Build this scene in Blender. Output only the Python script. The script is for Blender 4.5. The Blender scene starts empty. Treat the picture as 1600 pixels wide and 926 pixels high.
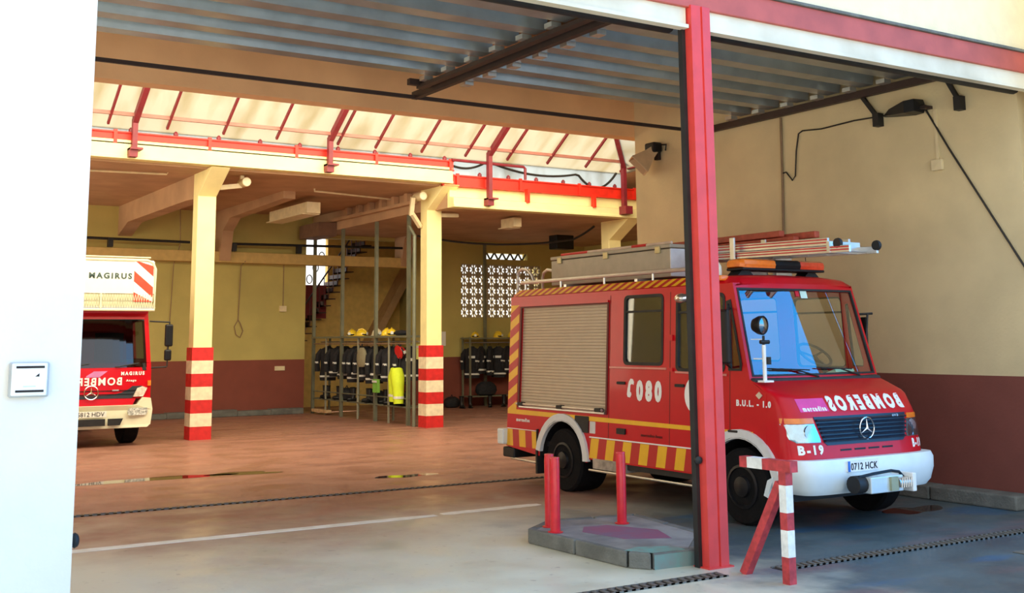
import bpy, bmesh, math, random
from mathutils import Vector, Matrix, geometry
random.seed(7)
C = bpy.context.scene.collection
PI = math.pi
# ------------------------------------------------------------------ materials
def mat(name, col, rough=.6, metal=0., var=.08, scale=6., col2=None, bump=0., bscale=40., coat=0., emit=None, spec=.5):
    m = bpy.data.materials.new(name); m.use_nodes = True
    nt = m.node_tree; b = nt.nodes['Principled BSDF']
    b.inputs['Roughness'].default_value = rough; b.inputs['Metallic'].default_value = metal
    b.inputs['Specular IOR Level'].default_value = spec
    if coat: b.inputs['Coat Weight'].default_value = coat; b.inputs['Coat Roughness'].default_value = .06
    tc = nt.nodes.new('ShaderNodeTexCoord'); n = nt.nodes.new('ShaderNodeTexNoise')
    n.inputs['Scale'].default_value = scale; n.inputs['Detail'].default_value = 6
    nt.links.new(tc.outputs['Object'], n.inputs['Vector'])
    mx = nt.nodes.new('ShaderNodeMix'); mx.data_type = 'RGBA'
    c = col; d = col2 or tuple(v*(1-var) for v in col); e = col if col2 else tuple(min(1, v*(1+var)) for v in col)
    mx.inputs[6].default_value = (*d, 1); mx.inputs[7].default_value = (*e, 1)
    r = nt.nodes.new('ShaderNodeMapRange'); r.inputs[1].default_value = .35; r.inputs[2].default_value = .65
    nt.links.new(n.outputs['Fac'], r.inputs[0]); nt.links.new(r.outputs[0], mx.inputs[0])
    nt.links.new(mx.outputs[2], b.inputs['Base Color'])
    if bump:
        n2 = nt.nodes.new('ShaderNodeTexNoise'); n2.inputs['Scale'].default_value = bscale; n2.inputs['Detail'].default_value = 8
        nt.links.new(tc.outputs['Object'], n2.inputs['Vector'])
        bp = nt.nodes.new('ShaderNodeBump'); bp.inputs['Strength'].default_value = bump; bp.inputs['Distance'].default_value = .02
        nt.links.new(n2.outputs['Fac'], bp.inputs['Height']); nt.links.new(bp.outputs[0], b.inputs['Normal'])
    return m
def two_tone(name, up, low, zs, rough=.8, edge=None):
    """paint above / below a height, wear by noise"""
    m = mat(name, up, rough, bump=.15, bscale=25, var=.07, scale=1.3); nt = m.node_tree
    b = nt.nodes['Principled BSDF']; src = b.inputs['Base Color'].links[0].from_socket
    g = nt.nodes.new('ShaderNodeNewGeometry'); s = nt.nodes.new('ShaderNodeSeparateXYZ'); nt.links.new(g.outputs['Position'], s.inputs[0])
    n = nt.nodes.new('ShaderNodeTexNoise'); n.inputs['Scale'].default_value = 2.2; n.inputs['Detail'].default_value = 8
    nt.links.new(g.outputs['Position'], n.inputs['Vector'])
    mx0 = nt.nodes.new('ShaderNodeMix'); mx0.data_type = 'RGBA'
    mx0.inputs[6].default_value = (*[v*.8 for v in low], 1); mx0.inputs[7].default_value = (*[v*1.15 for v in low], 1)
    nt.links.new(n.outputs['Fac'], mx0.inputs[0])
    lt = nt.nodes.new('ShaderNodeMath'); lt.operation = 'LESS_THAN'; lt.inputs[1].default_value = zs
    nt.links.new(s.outputs['Z'], lt.inputs[0])
    mx = nt.nodes.new('ShaderNodeMix'); mx.data_type = 'RGBA'
    nt.links.new(lt.outputs[0], mx.inputs[0]); nt.links.new(src, mx.inputs[6]); nt.links.new(mx0.outputs[2], mx.inputs[7])
    nt.links.new(mx.outputs[2], b.inputs['Base Color'])
    return m
def glass(name, tint, refl, rough=.02, gcol=(1, 1, 1)):
    m = bpy.data.materials.new(name); m.use_nodes = True; nt = m.node_tree; nt.nodes.remove(nt.nodes['Principled BSDF'])
    o = nt.nodes['Material Output']; t = nt.nodes.new('ShaderNodeBsdfTransparent'); t.inputs[0].default_value = (*tint, 1)
    g = nt.nodes.new('ShaderNodeBsdfGlossy'); g.inputs['Roughness'].default_value = rough; g.inputs[0].default_value = (*gcol, 1)
    lw = nt.nodes.new('ShaderNodeLayerWeight'); lw.inputs[0].default_value = .5
    f = nt.nodes.new('ShaderNodeMath'); f.operation = 'POWER'; f.inputs[1].default_value = 4; nt.links.new(lw.outputs['Facing'], f.inputs[0])
    a = nt.nodes.new('ShaderNodeMath'); a.operation = 'ADD'; a.inputs[1].default_value = refl+.04; a.use_clamp = True
    nt.links.new(f.outputs[0], a.inputs[0]); mx = nt.nodes.new('ShaderNodeMixShader')
    nt.links.new(a.outputs[0], mx.inputs[0]); nt.links.new(t.outputs[0], mx.inputs[1]); nt.links.new(g.outputs[0], mx.inputs[2])
    nt.links.new(mx.outputs[0], o.inputs[0]); return m
# ------------------------------------------------------------------ mesh builder
def base_of(p):
    v = Vector((0, 0, 0))
    while p is not None:
        v += p.location; p = p.parent
    return v
class MB:
    def __init__(s): s.v = []; s.f = []; s.m = []
    def add(s, vs, fs, mi=0):
        k = len(s.v); s.v += [tuple(v) for v in vs]; s.f += [tuple(i+k for i in f) for f in fs]; s.m += [mi]*len(fs); return s
    def box(s, x0, x1, y0, y1, z0, z1, mi=0):
        v = [(x, y, z) for x in (x0, x1) for y in (y0, y1) for z in (z0, z1)]
        return s.add(v, [(0, 1, 3, 2), (4, 6, 7, 5), (0, 4, 5, 1), (2, 3, 7, 6), (0, 2, 6, 4), (1, 5, 7, 3)], mi)
    def hexa(s, lo, hi, mi=0):
        """two matching quads -> solid"""
        n = len(lo); f = [tuple(range(n))[::-1], tuple(range(n, 2*n))] + [(i, (i+1) % n, n+(i+1) % n, n+i) for i in range(n)]
        return s.add(list(lo)+list(hi), f, mi)
    def prism(s, pts, ax, a, b, mi=0, f=None):
        """outline in the two other axes, from a to b along axis ax (0 x, 1 y, 2 z)"""
        def P(p, d):
            if f: return f(p, d)
            return (d, p[0], p[1]) if ax == 0 else ((p[0], d, p[1]) if ax == 1 else (p[0], p[1], d))
        return s.hexa([P(p, a) for p in pts], [P(p, b) for p in pts], mi)
    def plate(s, loops, fmap, d0, d1, mi=0):
        """outline + holes in 2D, made solid between depths d0 and d1; fmap(u, v, d) -> 3D"""
        L = [[Vector((p[0], p[1], 0)) for p in lp] for lp in loops]
        tri = geometry.tessellate_polygon(L); flat = [p for lp in loops for p in lp]; n = len(flat)
        vs = [fmap(p[0], p[1], d0) for p in flat]+[fmap(p[0], p[1], d1) for p in flat]
        fs = [tuple(t) for t in tri]+[tuple(i+n for i in t[::-1]) for t in tri]
        k = 0
        for lp in loops:
            m = len(lp); fs += [(k+i, k+(i+1) % m, n+k+(i+1) % m, n+k+i) for i in range(m)]; k += m
        return s.add(vs, fs, mi)
    def ring(s, rings, caps=True, mi=0, close=True):
        """loft of equal-length point rings"""
        n = len(rings[0]); vs = [p for r in rings for p in r]; fs = []
        for j in range(len(rings)-1):
            for i in range(n if close else n-1):
                a = j*n+i; b = j*n+(i+1) % n; fs.append((a, b, b+n, a+n))
        if caps and close: fs += [tuple(range(n))[::-1], tuple((len(rings)-1)*n+i for i in range(n))]
        return s.add(vs, fs, mi)
    def tube(s, path, r, seg=8, caps=True, mi=0, flat=1.):
        path = [Vector(p) for p in path]; rr = r if isinstance(r, (list, tuple)) else [r]*len(path); rings = []; up = None
        for i, p in enumerate(path):
            t = (path[min(i+1, len(path)-1)]-path[max(i-1, 0)]).normalized()
            if up is None: up = Vector((0, 0, 1)) if abs(t.z) < .9 else Vector((1, 0, 0))
            a = t.cross(up).normalized(); up = a.cross(t).normalized()
            rings.append([p+(a*math.cos(2*PI*k/seg)+up*math.sin(2*PI*k/seg)*flat)*rr[i] for k in range(seg)])
        return s.ring(rings, caps, mi)
    def bar(s, a, b, w, h, up=(0, 0, 1), mi=0):
        a = Vector(a); b = Vector(b); t = (b-a).normalized(); u = Vector(up)
        if abs(t.dot(u)) > .98: u = Vector((0, 1, 0))
        x = t.cross(u).normalized()*w/2; y = x.cross(t).normalized()*h/2
        q = [-x-y, x-y, x+y, -x+y]; return s.hexa([a+c for c in q], [b+c for c in q], mi)
    def lathe(s, prof, o, ax=(0, 0, 1), seg=20, mi=0, mis=None):
        """prof: (radius, height) along axis ax from o"""
        ax = Vector(ax).normalized(); u = ax.cross(Vector((0, 0, 1)) if abs(ax.z) < .9 else Vector((1, 0, 0))).normalized(); w = ax.cross(u)
        o = Vector(o); k = len(s.f)
        s.ring([[o+ax*h+(u*math.cos(2*PI*i/seg)+w*math.sin(2*PI*i/seg))*max(r, .0005) for i in range(seg)] for r, h in prof], True, mi)
        if mis:
            for j in range(len(prof)-1):
                for i in range(seg): s.m[k+j*seg+i] = mis[j]
        return s
    def ell(s, c, r, seg=14, rings=8, z0=-1., z1=1., mi=0, M=None):
        R = []
        for j in range(rings+1):
            t = z0+(z1-z0)*j/rings; q = math.sqrt(max(0.0005, 1-t*t))
            R.append([Vector((r[0]*q*math.cos(2*PI*i/seg), r[1]*q*math.sin(2*PI*i/seg), r[2]*t)) for i in range(seg)])
        R = [[(M @ p if M else p)+Vector(c) for p in g] for g in R]; return s.ring(R, True, mi)
    def build(s, name, mats, parent=None, smooth=False, bevel=0., world=True, loc=None):
        me = bpy.data.meshes.new(name); B = base_of(parent) if (parent and world) else Vector((0, 0, 0))
        if loc is not None: B = B+Vector(loc)
        me.from_pydata([(v[0]-B.x, v[1]-B.y, v[2]-B.z) for v in s.v], [], s.f)
        mats = mats if isinstance(mats, (list, tuple)) else [mats]
        for m in mats: me.materials.append(m)
        for p, i in zip(me.polygons, s.m): p.material_index = min(i, len(mats)-1)
        bm = bmesh.new(); bm.from_mesh(me); bmesh.ops.recalc_face_normals(bm, faces=bm.faces); bm.to_mesh(me); bm.free()
        o = bpy.data.objects.new(name, me); C.objects.link(o)
        if parent: o.parent = parent
        if loc is not None: o.location = loc
        if smooth:
            for p in me.polygons: p.use_smooth = True
            md = o.modifiers.new('es', 'EDGE_SPLIT'); md.split_angle = math.radians(38)
        if bevel:
            md = o.modifiers.new('bv', 'BEVEL'); md.width = bevel; md.segments = 2; md.limit_method = 'ANGLE'
            md.harden_normals = False
        return o
def tag(o, label=None, cat=None, group=None, kind=None):
    if label: o['label'] = label
    if cat: o['category'] = cat
    if group: o['group'] = group
    if kind: o['kind'] = kind
    return o
def thing(name, label, cat, loc=(0, 0, 0), group=None, rz=0):
    o = bpy.data.objects.new(name, None); C.objects.link(o); o.location = loc; o.rotation_euler = (0, 0, rz); o.empty_display_size = .2
    return tag(o, label, cat, group)
def S(name, mb, m, parent=None, **k): return tag(mb.build(name, m, parent, **k), kind='structure') if not parent else mb.build(name, m, parent, **k)
def dup(root, loc, rz=None, label=None, group=None, scale=None):
    r = root.copy(); C.objects.link(r); r.location = loc
    if rz is not None: r.rotation_euler = (0, 0, rz)
    if scale: r.scale = scale
    if label: r['label'] = label
    if group: r['group'] = group
    for ch in root.children:
        c = ch.copy(); C.objects.link(c); c.parent = r
        for g in ch.children:
            d = g.copy(); C.objects.link(d); d.parent = c
    return r
def text_mesh(s, size=1., bold=0., sx=1., mirror=False, ext=.0):
    """returns verts (x, y in text plane, depth) and faces, left at 0, baseline 0, cap height = size"""
    cu = bpy.data.curves.new('t', 'FONT'); cu.body = s; cu.size = size/.7; cu.offset = bold; cu.resolution_u = 3; cu.extrude = ext
    cu.space_character = 1+bold*6/size
    o = bpy.data.objects.new('t', cu); C.objects.link(o)
    dg = bpy.context.evaluated_depsgraph_get(); me = bpy.data.meshes.new_from_object(o.evaluated_get(dg))
    vs = [v.co.copy() for v in me.vertices]; fs = [tuple(p.vertices) for p in me.polygons]
    bpy.data.objects.remove(o); bpy.data.curves.remove(cu); bpy.data.meshes.remove(me)
    x0 = min(v.x for v in vs); x1 = max(v.x for v in vs)
    vs = [((x1-v.x if mirror else v.x-x0)*sx, v.y, v.z) for v in vs]
    return vs, fs, (x1-x0)*sx
def lettering(name, s, m, parent, fmap, height, width=None, bold=0., mirror=False, ext=.002):
    """fmap(u, v, d): u along the text in metres, v up, d outward"""
    vs, fs, w = text_mesh(s, height, bold, 1., mirror, ext)
    k = width/w if width else 1.
    mb = MB(); mb.add([fmap(v[0]*k, v[1], v[2]) for v in vs], fs); return mb.build(name, m, parent)
def lerp(a, b, t): return a+(b-a)*t
# ------------------------------------------------------------------ palette
cream_ext = mat('cream_facade_paint', (.95, .83, .55), .8, var=.04, bump=.1)
white_ext = mat('white_facade_paint', (.84, .80, .74), .75, var=.03, scale=2, bump=.08)
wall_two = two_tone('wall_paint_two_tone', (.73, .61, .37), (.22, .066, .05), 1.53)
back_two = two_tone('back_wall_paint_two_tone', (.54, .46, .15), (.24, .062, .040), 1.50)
soffit = mat('soffit_paint', (.50, .31, .18), .85, var=.1, scale=1.5, bump=.1)
beam_m = mat('downstand_beam_paint', (.96, .60, .32), .85, var=.08, scale=1.2, bump=.1)
pillar_m = mat('yellow_pillar_paint', (.95, .84, .42), .6, var=.05, scale=3)
red_gl = mat('bright_red_girder_paint', (.80, .028, .012), .45, var=.12, scale=4)
red_fr = mat('dark_red_frame_paint', (.22, .018, .03), .5, var=.12)
red_lint = mat('faded_red_lintel_paint', (.50, .10, .075), .6, var=.12, scale=3)
red_post = mat('red_post_paint', (.72, .055, .045), .45, var=.07, scale=5)
stripe_red = mat('pillar_band_red', (.62, .02, .02), .55, var=.12, scale=9)
stripe_cream = mat('pillar_band_cream', (.84, .74, .52), .6, var=.1, scale=9)
zinc = mat('galvanised_slat', (.34, .38, .40), .30, .6, var=.12, scale=3)
steel_dk = mat('dark_rusty_steel', (.055, .035, .032), .55, .4)
black = mat('black_rubber', (.012, .012, .013), .6, var=.3)
tyre = mat('tyre_rubber', (.006, .006, .007), .85, var=.25, bump=.3, spec=.2)
blackpl = mat('black_plastic', (.009, .009, .011), .4, spec=.3)
grille_m = mat('grille_blue_black', (.012, .022, .045), .35)
tred = mat('fire_engine_red_paint', (.60, .003, .012), .34, var=.03, coat=.12, spec=.3)
tredd = mat('fire_engine_red_seam', (.12, .003, .005), .5)
refl_y = mat('reflective_yellow', (.92, .50, .015), .4, var=.04)
refl_r = mat('reflective_red', (.55, .01, .012), .4, var=.04)
white = mat('white_lettering', (.93, .93, .90), .45, var=.02)
wht_bump = mat('white_bumper_paint', (.80, .90, .92), .35, var=.03)
grey_arch = mat('white_grey_arch_trim', (.72, .74, .74), .45, var=.05)
shutter_m = mat('beige_shutter_paint', (.60, .48, .34), .5, var=.03)
grey_box = mat('grey_brown_aluminium', (.42, .37, .28), .5, .15, var=.06)
alu = mat('aluminium', (.66, .65, .62), .32, .75, var=.08)
chrome = mat('chrome', (.85, .87, .9), .12, 1., var=.02)
ladder_red = mat('ladder_red_stripe', (.55, .05, .05), .5)
amber = mat('amber_lens', (.95, .22, .02), .2, coat=.5, var=.1, scale=14)
redlens = mat('red_lens', (.80, .06, .02), .2, coat=.5, var=.1, scale=14)
pink = mat('pink_sticker', (.80, .06, .32), .45)
dark_int = mat('dark_cab_trim', (.035, .033, .035), .7)
seat_m = mat('seat_fabric', (.09, .06, .06), .8)
paper = mat('mint_paper', (.45, .85, .68), .7)
concrete = mat('kerb_concrete', (.16, .165, .15), .85, var=.2, scale=5, bump=.5)
cable = mat('black_cable', (.02, .017, .015), .6)
conduit = mat('conduit_brown', (.28, .18, .10), .6)
pvc = mat('cream_plastic', (.78, .66, .42), .5)
greenst = mat('grey_green_rack_steel', (.20, .21, .15), .5, .3)
cloth = mat('black_turnout_cloth', (.014, .014, .018), .85, var=.3, scale=20)
silver_t = mat('silver_reflective_tape', (.78, .80, .76), .35)
helm_y = mat('yellow_helmet_shell', (.95, .66, .03), .3, coat=.4)
helm_r = mat('red_helmet_shell', (.62, .02, .02), .3, coat=.4)
hivis = mat('lime_fabric', (.72, .90, .03), .7)
khaki = mat('khaki_bag', (.30, .27, .17), .8)
maroon = mat('maroon_parapet_paint', (.20, .025, .03), .8)
boot_m = mat('boot_rubber', (.012, .012, .013), .45)
glass_ws = glass('windscreen_glass', (.92, .95, .92), .13, .01)
glass_side = glass('side_window_glass', (.94, .96, .92), .0)
glass_dark = glass('dark_windscreen_glass', (.16, .18, .17), .03)
lens = glass('headlamp_lens', (.75, .9, .95), .25, .03)
# ================================================================== THE SETTING
# floor: worn painted concrete, red-brown inside, grey outside, blue-grey where sky tint is painted in
def floor_mat():
    m = mat('painted_concrete_floor', (.40, .36, .27), .42, bump=.12, bscale=14, var=.1, scale=1.2); nt = m.node_tree; b = nt.nodes['Principled BSDF']
    g = nt.nodes.new('ShaderNodeNewGeometry'); s = nt.nodes.new('ShaderNodeSeparateXYZ'); nt.links.new(g.outputs['Position'], s.inputs[0])
    def noise(sc, det=6, st=(1, 1, 1)):
        mp = nt.nodes.new('ShaderNodeMapping'); mp.inputs['Scale'].default_value = st; nt.links.new(g.outputs['Position'], mp.inputs[0])
        n = nt.nodes.new('ShaderNodeTexNoise'); n.inputs['Scale'].default_value = sc; n.inputs['Detail'].default_value = det
        nt.links.new(mp.outputs[0], n.inputs['Vector']); return n.outputs['Fac']
    def math_(op, a, c=None, clamp=False):
        n = nt.nodes.new('ShaderNodeMath'); n.operation = op; n.use_clamp = clamp
        for i, v in enumerate((a, c)):
            if v is None: continue
            if isinstance(v, (int, float)): n.inputs[i].default_value = v
            else: nt.links.new(v, n.inputs[i])
        return n.outputs[0]
    def rng(v, a, c, lo=0., hi=1.):
        n = nt.nodes.new('ShaderNodeMapRange'); n.interpolation_type = 'SMOOTHSTEP'; n.inputs[1].default_value = a; n.inputs[2].default_value = c
        n.inputs[3].default_value = lo; n.inputs[4].default_value = hi; nt.links.new(v, n.inputs[0]); return n.outputs[0]
    def mix(f, a, c):
        n = nt.nodes.new('ShaderNodeMix'); n.data_type = 'RGBA'
        nt.links.new(f, n.inputs[0])
        for i, v in ((6, a), (7, c)):
            if isinstance(v, tuple): n.inputs[i].default_value = (*v, 1)
            else: nt.links.new(v, n.inputs[i])
        return n.outputs[2]
    big = noise(.35); mid = noise(1.6, 8); fine = noise(9, 8); streak = noise(1.2, 6, (.35, 2.2, 1))
    outc = mix(mid, (.50, .47, .35), (.88, .84, .66))
    redc = mix(streak, (.22, .088, .062), (.46, .235, .17))
    # how far the red paint reaches: wears away towards the door
    yy = math_('ADD', s.outputs['Y'], math_('MULTIPLY', math_('SUBTRACT', big, .5), 9.))
    yy = math_('ADD', yy, math_('MULTIPLY', math_('SUBTRACT', mid, .5), 4.))
    rf = rng(yy, 9.0, 14.5)
    c = mix(rf, outc, redc)
    # blue sky tint and shade painted into the ground right of the door post
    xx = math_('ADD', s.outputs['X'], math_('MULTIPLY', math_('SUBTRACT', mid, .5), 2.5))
    skytint_f = math_('MULTIPLY', rng(xx, 6.4, 8.0), rng(s.outputs['Y'], 12.5, 9.5))
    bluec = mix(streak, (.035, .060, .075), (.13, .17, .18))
    c = mix(skytint_f, c, bluec)
    bs = rng(noise(.9, 6, (.6, 1.6, 1)), .55, .66); c = mix(math_('MULTIPLY', math_('MULTIPLY', bs, .6), skytint_f), c, (.02, .11, .24)); rs = rng(noise(.7, 6, (.5, 1.4, 1.3)), .56, .68); c = mix(math_('MULTIPLY', math_('MULTIPLY', rs, .5), skytint_f), c, (.22, .09, .09))
    dk = rng(fine, .62, .75, 0, .35); c = mix(dk, c, (.13, .08, .06))
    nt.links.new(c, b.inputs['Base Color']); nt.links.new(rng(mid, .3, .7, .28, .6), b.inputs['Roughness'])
    return m
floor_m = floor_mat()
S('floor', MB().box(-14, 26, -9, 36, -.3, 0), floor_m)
# front wall
S('wall_front', MB().box(-9, 1.65, 7.85, 8.2, 0, 9), white_ext)
S('wall_front_upper', MB().box(1.65, 18, 7.87, 8.15, 5.36, 9), cream_ext)
S('wall_front_right', MB().box(12.9, 18, 7.87, 8.15, 0, 5.36), cream_ext)
lb = MB(); lb.box(1.65, 13.4, 7.80, 8.12, 5.10, 5.34); lb.box(1.65, 13.4, 7.77, 7.9, 5.34, 5.375, 1)
S('trim_1', lb, [red_lint, concrete], bevel=.008)
for i, (a, b) in enumerate(((1.65, 7.0), (7.26, 13.2))):
    k = MB().prism([(7.84, 5.10), (7.84, 4.94), (7.80, 4.93), (7.80, 4.895), (7.90, 4.895), (7.90, 5.10)], 0, a, b)
    S('trim_%d' % (i+2), k, mat('soiled_white_shutter_casing_%d' % i, (.84, .80, .66), .6, col2=(.60, .54, .40), scale=1.1))
# bay between the doors and the skylit court
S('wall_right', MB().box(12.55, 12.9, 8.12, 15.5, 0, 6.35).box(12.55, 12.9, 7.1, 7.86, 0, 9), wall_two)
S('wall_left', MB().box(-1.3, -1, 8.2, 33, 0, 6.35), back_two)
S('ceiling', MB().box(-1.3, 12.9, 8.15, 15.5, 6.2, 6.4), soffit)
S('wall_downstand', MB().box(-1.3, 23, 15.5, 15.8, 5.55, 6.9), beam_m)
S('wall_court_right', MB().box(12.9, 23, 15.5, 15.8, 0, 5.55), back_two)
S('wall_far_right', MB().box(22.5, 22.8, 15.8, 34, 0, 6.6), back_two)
kb = MB()
for j in range(6): kb.box(12.22, 12.55, 8.3+j*1.2, 9.48+j*1.2, 0, .17)
S('trim_4', kb, concrete, bevel=.02)
kb = MB()
for j in range(14): kb.box(-1+j*.96, -.04+j*.96, 30.3, 30.62, 0, .14+.02*(j % 3))
S('baseboard_back', kb, concrete, bevel=.02)
# back wall with the stair opening and the pierced block window
WX0, WZ0, BK, NC, NR = 17.72, 2.70, .335, 9, 5
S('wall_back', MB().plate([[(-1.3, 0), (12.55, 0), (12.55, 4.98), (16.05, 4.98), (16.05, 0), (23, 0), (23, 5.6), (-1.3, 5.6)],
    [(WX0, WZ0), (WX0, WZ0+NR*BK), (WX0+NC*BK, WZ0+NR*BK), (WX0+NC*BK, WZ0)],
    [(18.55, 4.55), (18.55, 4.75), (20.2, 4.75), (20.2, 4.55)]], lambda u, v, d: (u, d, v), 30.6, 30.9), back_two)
wm = MB()
def petal(cx, cz, a, r0, r1, w):
    ca, sa = math.cos(a), math.sin(a)
    pts = [(r0, -w*.25), (r0+(r1-r0)*.6, -w), (r1, -w*.55), (r1, w*.55), (r0+(r1-r0)*.6, w), (r0, w*.25)]
    return [(cx+p[0]*ca-p[1]*sa, cz+p[0]*sa+p[1]*ca) for p in pts]
for i in range(NC):
    for j in range(NR):
        x, z = WX0+i*BK, WZ0+j*BK; cx, cz = x+BK/2, z+BK/2
        loops = [[(x, z), (x+BK, z), (x+BK, z+BK), (x, z+BK)]]
        for k in range(8):
            a = PI/8+k*PI/4
            loops.append(petal(cx, cz, a, .036, .158, .040)[::-1])
        wm.plate(loops, lambda u, v, d: (u, d, v), 30.66, 30.74)
S('window_1', wm, mat('pierced_block_concrete', (.42, .36, .24), .8))
wm = MB()
for i in range(6): wm.bar((18.55+i*.3, 30.7, 4.53), (18.7+i*.3, 30.7, 4.77), .04, .05); wm.bar((18.85+i*.3, 30.7, 4.53), (18.7+i*.3, 30.7, 4.77), .04, .05)
S('window_2', wm, concrete)
# gallery slab, fascia, transverse beams and haunches
gal = mat('gallery_fascia_paint', (.94, .84, .42), .6, var=.06, scale=2)
S('ceiling_gallery', MB().box(-1.3, 12.95, 23.0, 30.9, 5.58, 6.0), soffit)
S('ceiling_gallery_low', MB().box(12.95, 23, 23.0, 30.9, 5.08, 5.5), soffit)
S('trim_5', MB().prism([(22.7, 5.68), (22.68, 5.68), (22.68, 5.62), (23.02, 5.62), (23.02, 6.0), (22.72, 6.0), (22.72, 5.90), (22.7, 5.90)], 0, -1, 12.93), gal, bevel=.01)
S('trim_6', MB().prism([(22.7, 5.14), (22.68, 5.14), (22.68, 5.08), (23.02, 5.08), (23.02, 5.62), (22.9, 5.62), (22.9, 5.34), (22.7, 5.30)], 0, 12.95, 23), gal, bevel=.01)
def pillar(x0, zt, yt, label, wide=.40):
    t = thing('painted_pillar', label, 'pillar', (x0+wide/2, 23.82, 0), 'pillars holding the gallery')
    zk = zt-.52
    P = [[(x0, 23.6), (x0+wide, 23.6), (x0+wide, 23.93), (x0, 23.93)]]
    mb = MB().ring([[(a, b, z) for a, b in P[0]] for z in (0, zk)]+[[(x0, yt, zt), (x0+wide, yt, zt), (x0+wide, 23.93, zt), (x0, 23.93, zt)]])
    mb.build('shaft', pillar_m, t, bevel=.012)
    b = MB()
    for i in range(7):
        e = .028; b.box(x0-e, x0+wide+e, 23.6-e, 23.93+e, .27*i, .27*(i+1), i % 2)
    m = b.build('striped_base', [stripe_red, stripe_cream], t)
    tag(m, 'red and cream banded foot of the pillar')
    return t
pillar(7.2, 5.6, 22.72, 'yellow pillar with banded red and cream foot, nearest the ladder truck on the left')
pillar(12.73, 5.6, 22.72, 'yellow pillar with banded red and cream foot, beside the long coat rack')
pillar(18.15, 5.1, 22.72, 'yellow pillar showing only its flared top above the van roof box')
bm_ = MB()
S('trim_7', MB().prism([(23.9, 5.6), (23.9, 5.05), (24.5, 5.08), (29.6, 5.08), (30.6, 4.8), (30.6, 5.6)], 0, 7.22, 7.58), soffit)
S('trim_8', MB().prism([(23.9, 5.6), (23.9, 5.05), (24.3, 5.08), (30.6, 5.05), (30.6, 5.6)], 0, 12.75, 13.11), soffit)
for n, x in ((9, 9.85), (10, 15.4)):
    S('trim_%d' % n, MB().prism([(25.5, 5.58), (25.5, 5.4), (29.4, 5.3), (29.95, 5.0), (30.15, 4.2), (30.6, 4.2), (30.6, 5.58)], 0, x, x+.3), soffit)
S('trim_11', MB().box(-1, 15.72, 30.2, 30.6, 4.16, 4.45), mat('ledge_paint', (.62, .44, .16), .8), bevel=.01)
# room behind the opening: floor is shared, stair wall, parapet, upper window
S('wall_stair', MB().plate([[(12.0, 0), (17.1, 0), (17.1, 5.6), (12.0, 5.6)], [(12.2, 3.70), (12.2, 5.3), (14.35, 5.3), (14.35, 3.70)]], lambda u, v, d: (u, d, v), 33.2, 33.4), mat('stair_wall_ochre', (.72, .52, .16), .8))
S('wall_stair_left', MB().box(11.9, 12.1, 30.9, 33.2, 0, 5.6), back_two)
S('wall_stair_right', MB().box(16.9, 17.1, 30.9, 33.2, 0, 5.6), back_two)
S('ceiling_stair', MB().box(11.9, 17.1, 30.9, 33.4, 5.58, 5.7), soffit)
S('wall_parapet', MB().box(12.1, 14.1, 32.7, 32.85, 2.70, 3.72), maroon)
# translucent skylight over the court
def sky_mat(name, col, dirt):
    m = bpy.data.materials.new(name); m.use_nodes = True; nt = m.node_tree; nt.nodes.remove(nt.nodes['Principled BSDF'])
    tc = nt.nodes.new('ShaderNodeTexCoord'); n = nt.nodes.new('ShaderNodeTexNoise'); n.inputs['Scale'].default_value = .9; n.inputs['Detail'].default_value = 7
    mp = nt.nodes.new('ShaderNodeMapping'); mp.inputs['Scale'].default_value = (2.5, .5, 1); nt.links.new(tc.outputs['Object'], mp.inputs[0]); nt.links.new(mp.outputs[0], n.inputs['Vector'])
    mx = nt.nodes.new('ShaderNodeMix'); mx.data_type = 'RGBA'; mx.inputs[6].default_value = (*dirt, 1); mx.inputs[7].default_value = (*col, 1)
    r = nt.nodes.new('ShaderNodeMapRange'); r.inputs[1].default_value = .3; r.inputs[2].default_value = .55; nt.links.new(n.outputs['Fac'], r.inputs[0]); nt.links.new(r.outputs[0], mx.inputs[0])
    t = nt.nodes.new('ShaderNodeBsdfTranslucent'); d = nt.nodes.new('ShaderNodeBsdfDiffuse'); s = nt.nodes.new('ShaderNodeMixShader'); s.inputs[0].default_value = .25
    nt.links.new(mx.outputs[2], t.inputs[0]); nt.links.new(mx.outputs[2], d.inputs[0]); nt.links.new(t.outputs[0], s.inputs[1]); nt.links.new(d.outputs[0], s.inputs[2])
    nt.links.new(s.outputs[0], nt.nodes['Material Output'].inputs[0]); return m
skyp = sky_mat('translucent_skylight_sheet', (.56, .53, .45), (.47, .42, .31))
skyl = sky_mat('translucent_side_sheet', (.55, .62, .68), (.42, .46, .48))
EY, EZ, RY, RZ, EX = 22.75, 6.40, 19.3, 8.68, 17.95
HX = EX-3.45
def slab(mb, q, th=.02, mi=0): mb.hexa(q, [(p[0], p[1], p[2]+th) for p in q], mi)
sk = MB()
slab(sk, [(-1.3, EY+.25, EZ-.16), (EX+.2, EY+.25, EZ-.16), (HX, RY, RZ), (-1.3, RY, RZ)])
slab(sk, [(-1.3, RY, RZ), (HX, RY, RZ), (EX+.2, 15.7, 6.5), (-1.3, 15.7, 6.5)])
slab(sk, [(EX+.2, EY+.25, EZ-.16), (EX+.2, 15.7, 6.5), (HX, RY, RZ), (HX, RY+.01, RZ)])
S('window_3', sk, skyp)
S('window_4', MB().box(-1.3, 12.93, 22.98, 23.0, 6.0, EZ-.1).box(12.93, EX+.3, 22.98, 23.0, 5.6, EZ-.1), skyl)
S('ceiling_court', MB().box(EX+.15, 23, 15.5, 31, 6.42, 6.6), soffit)
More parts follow.
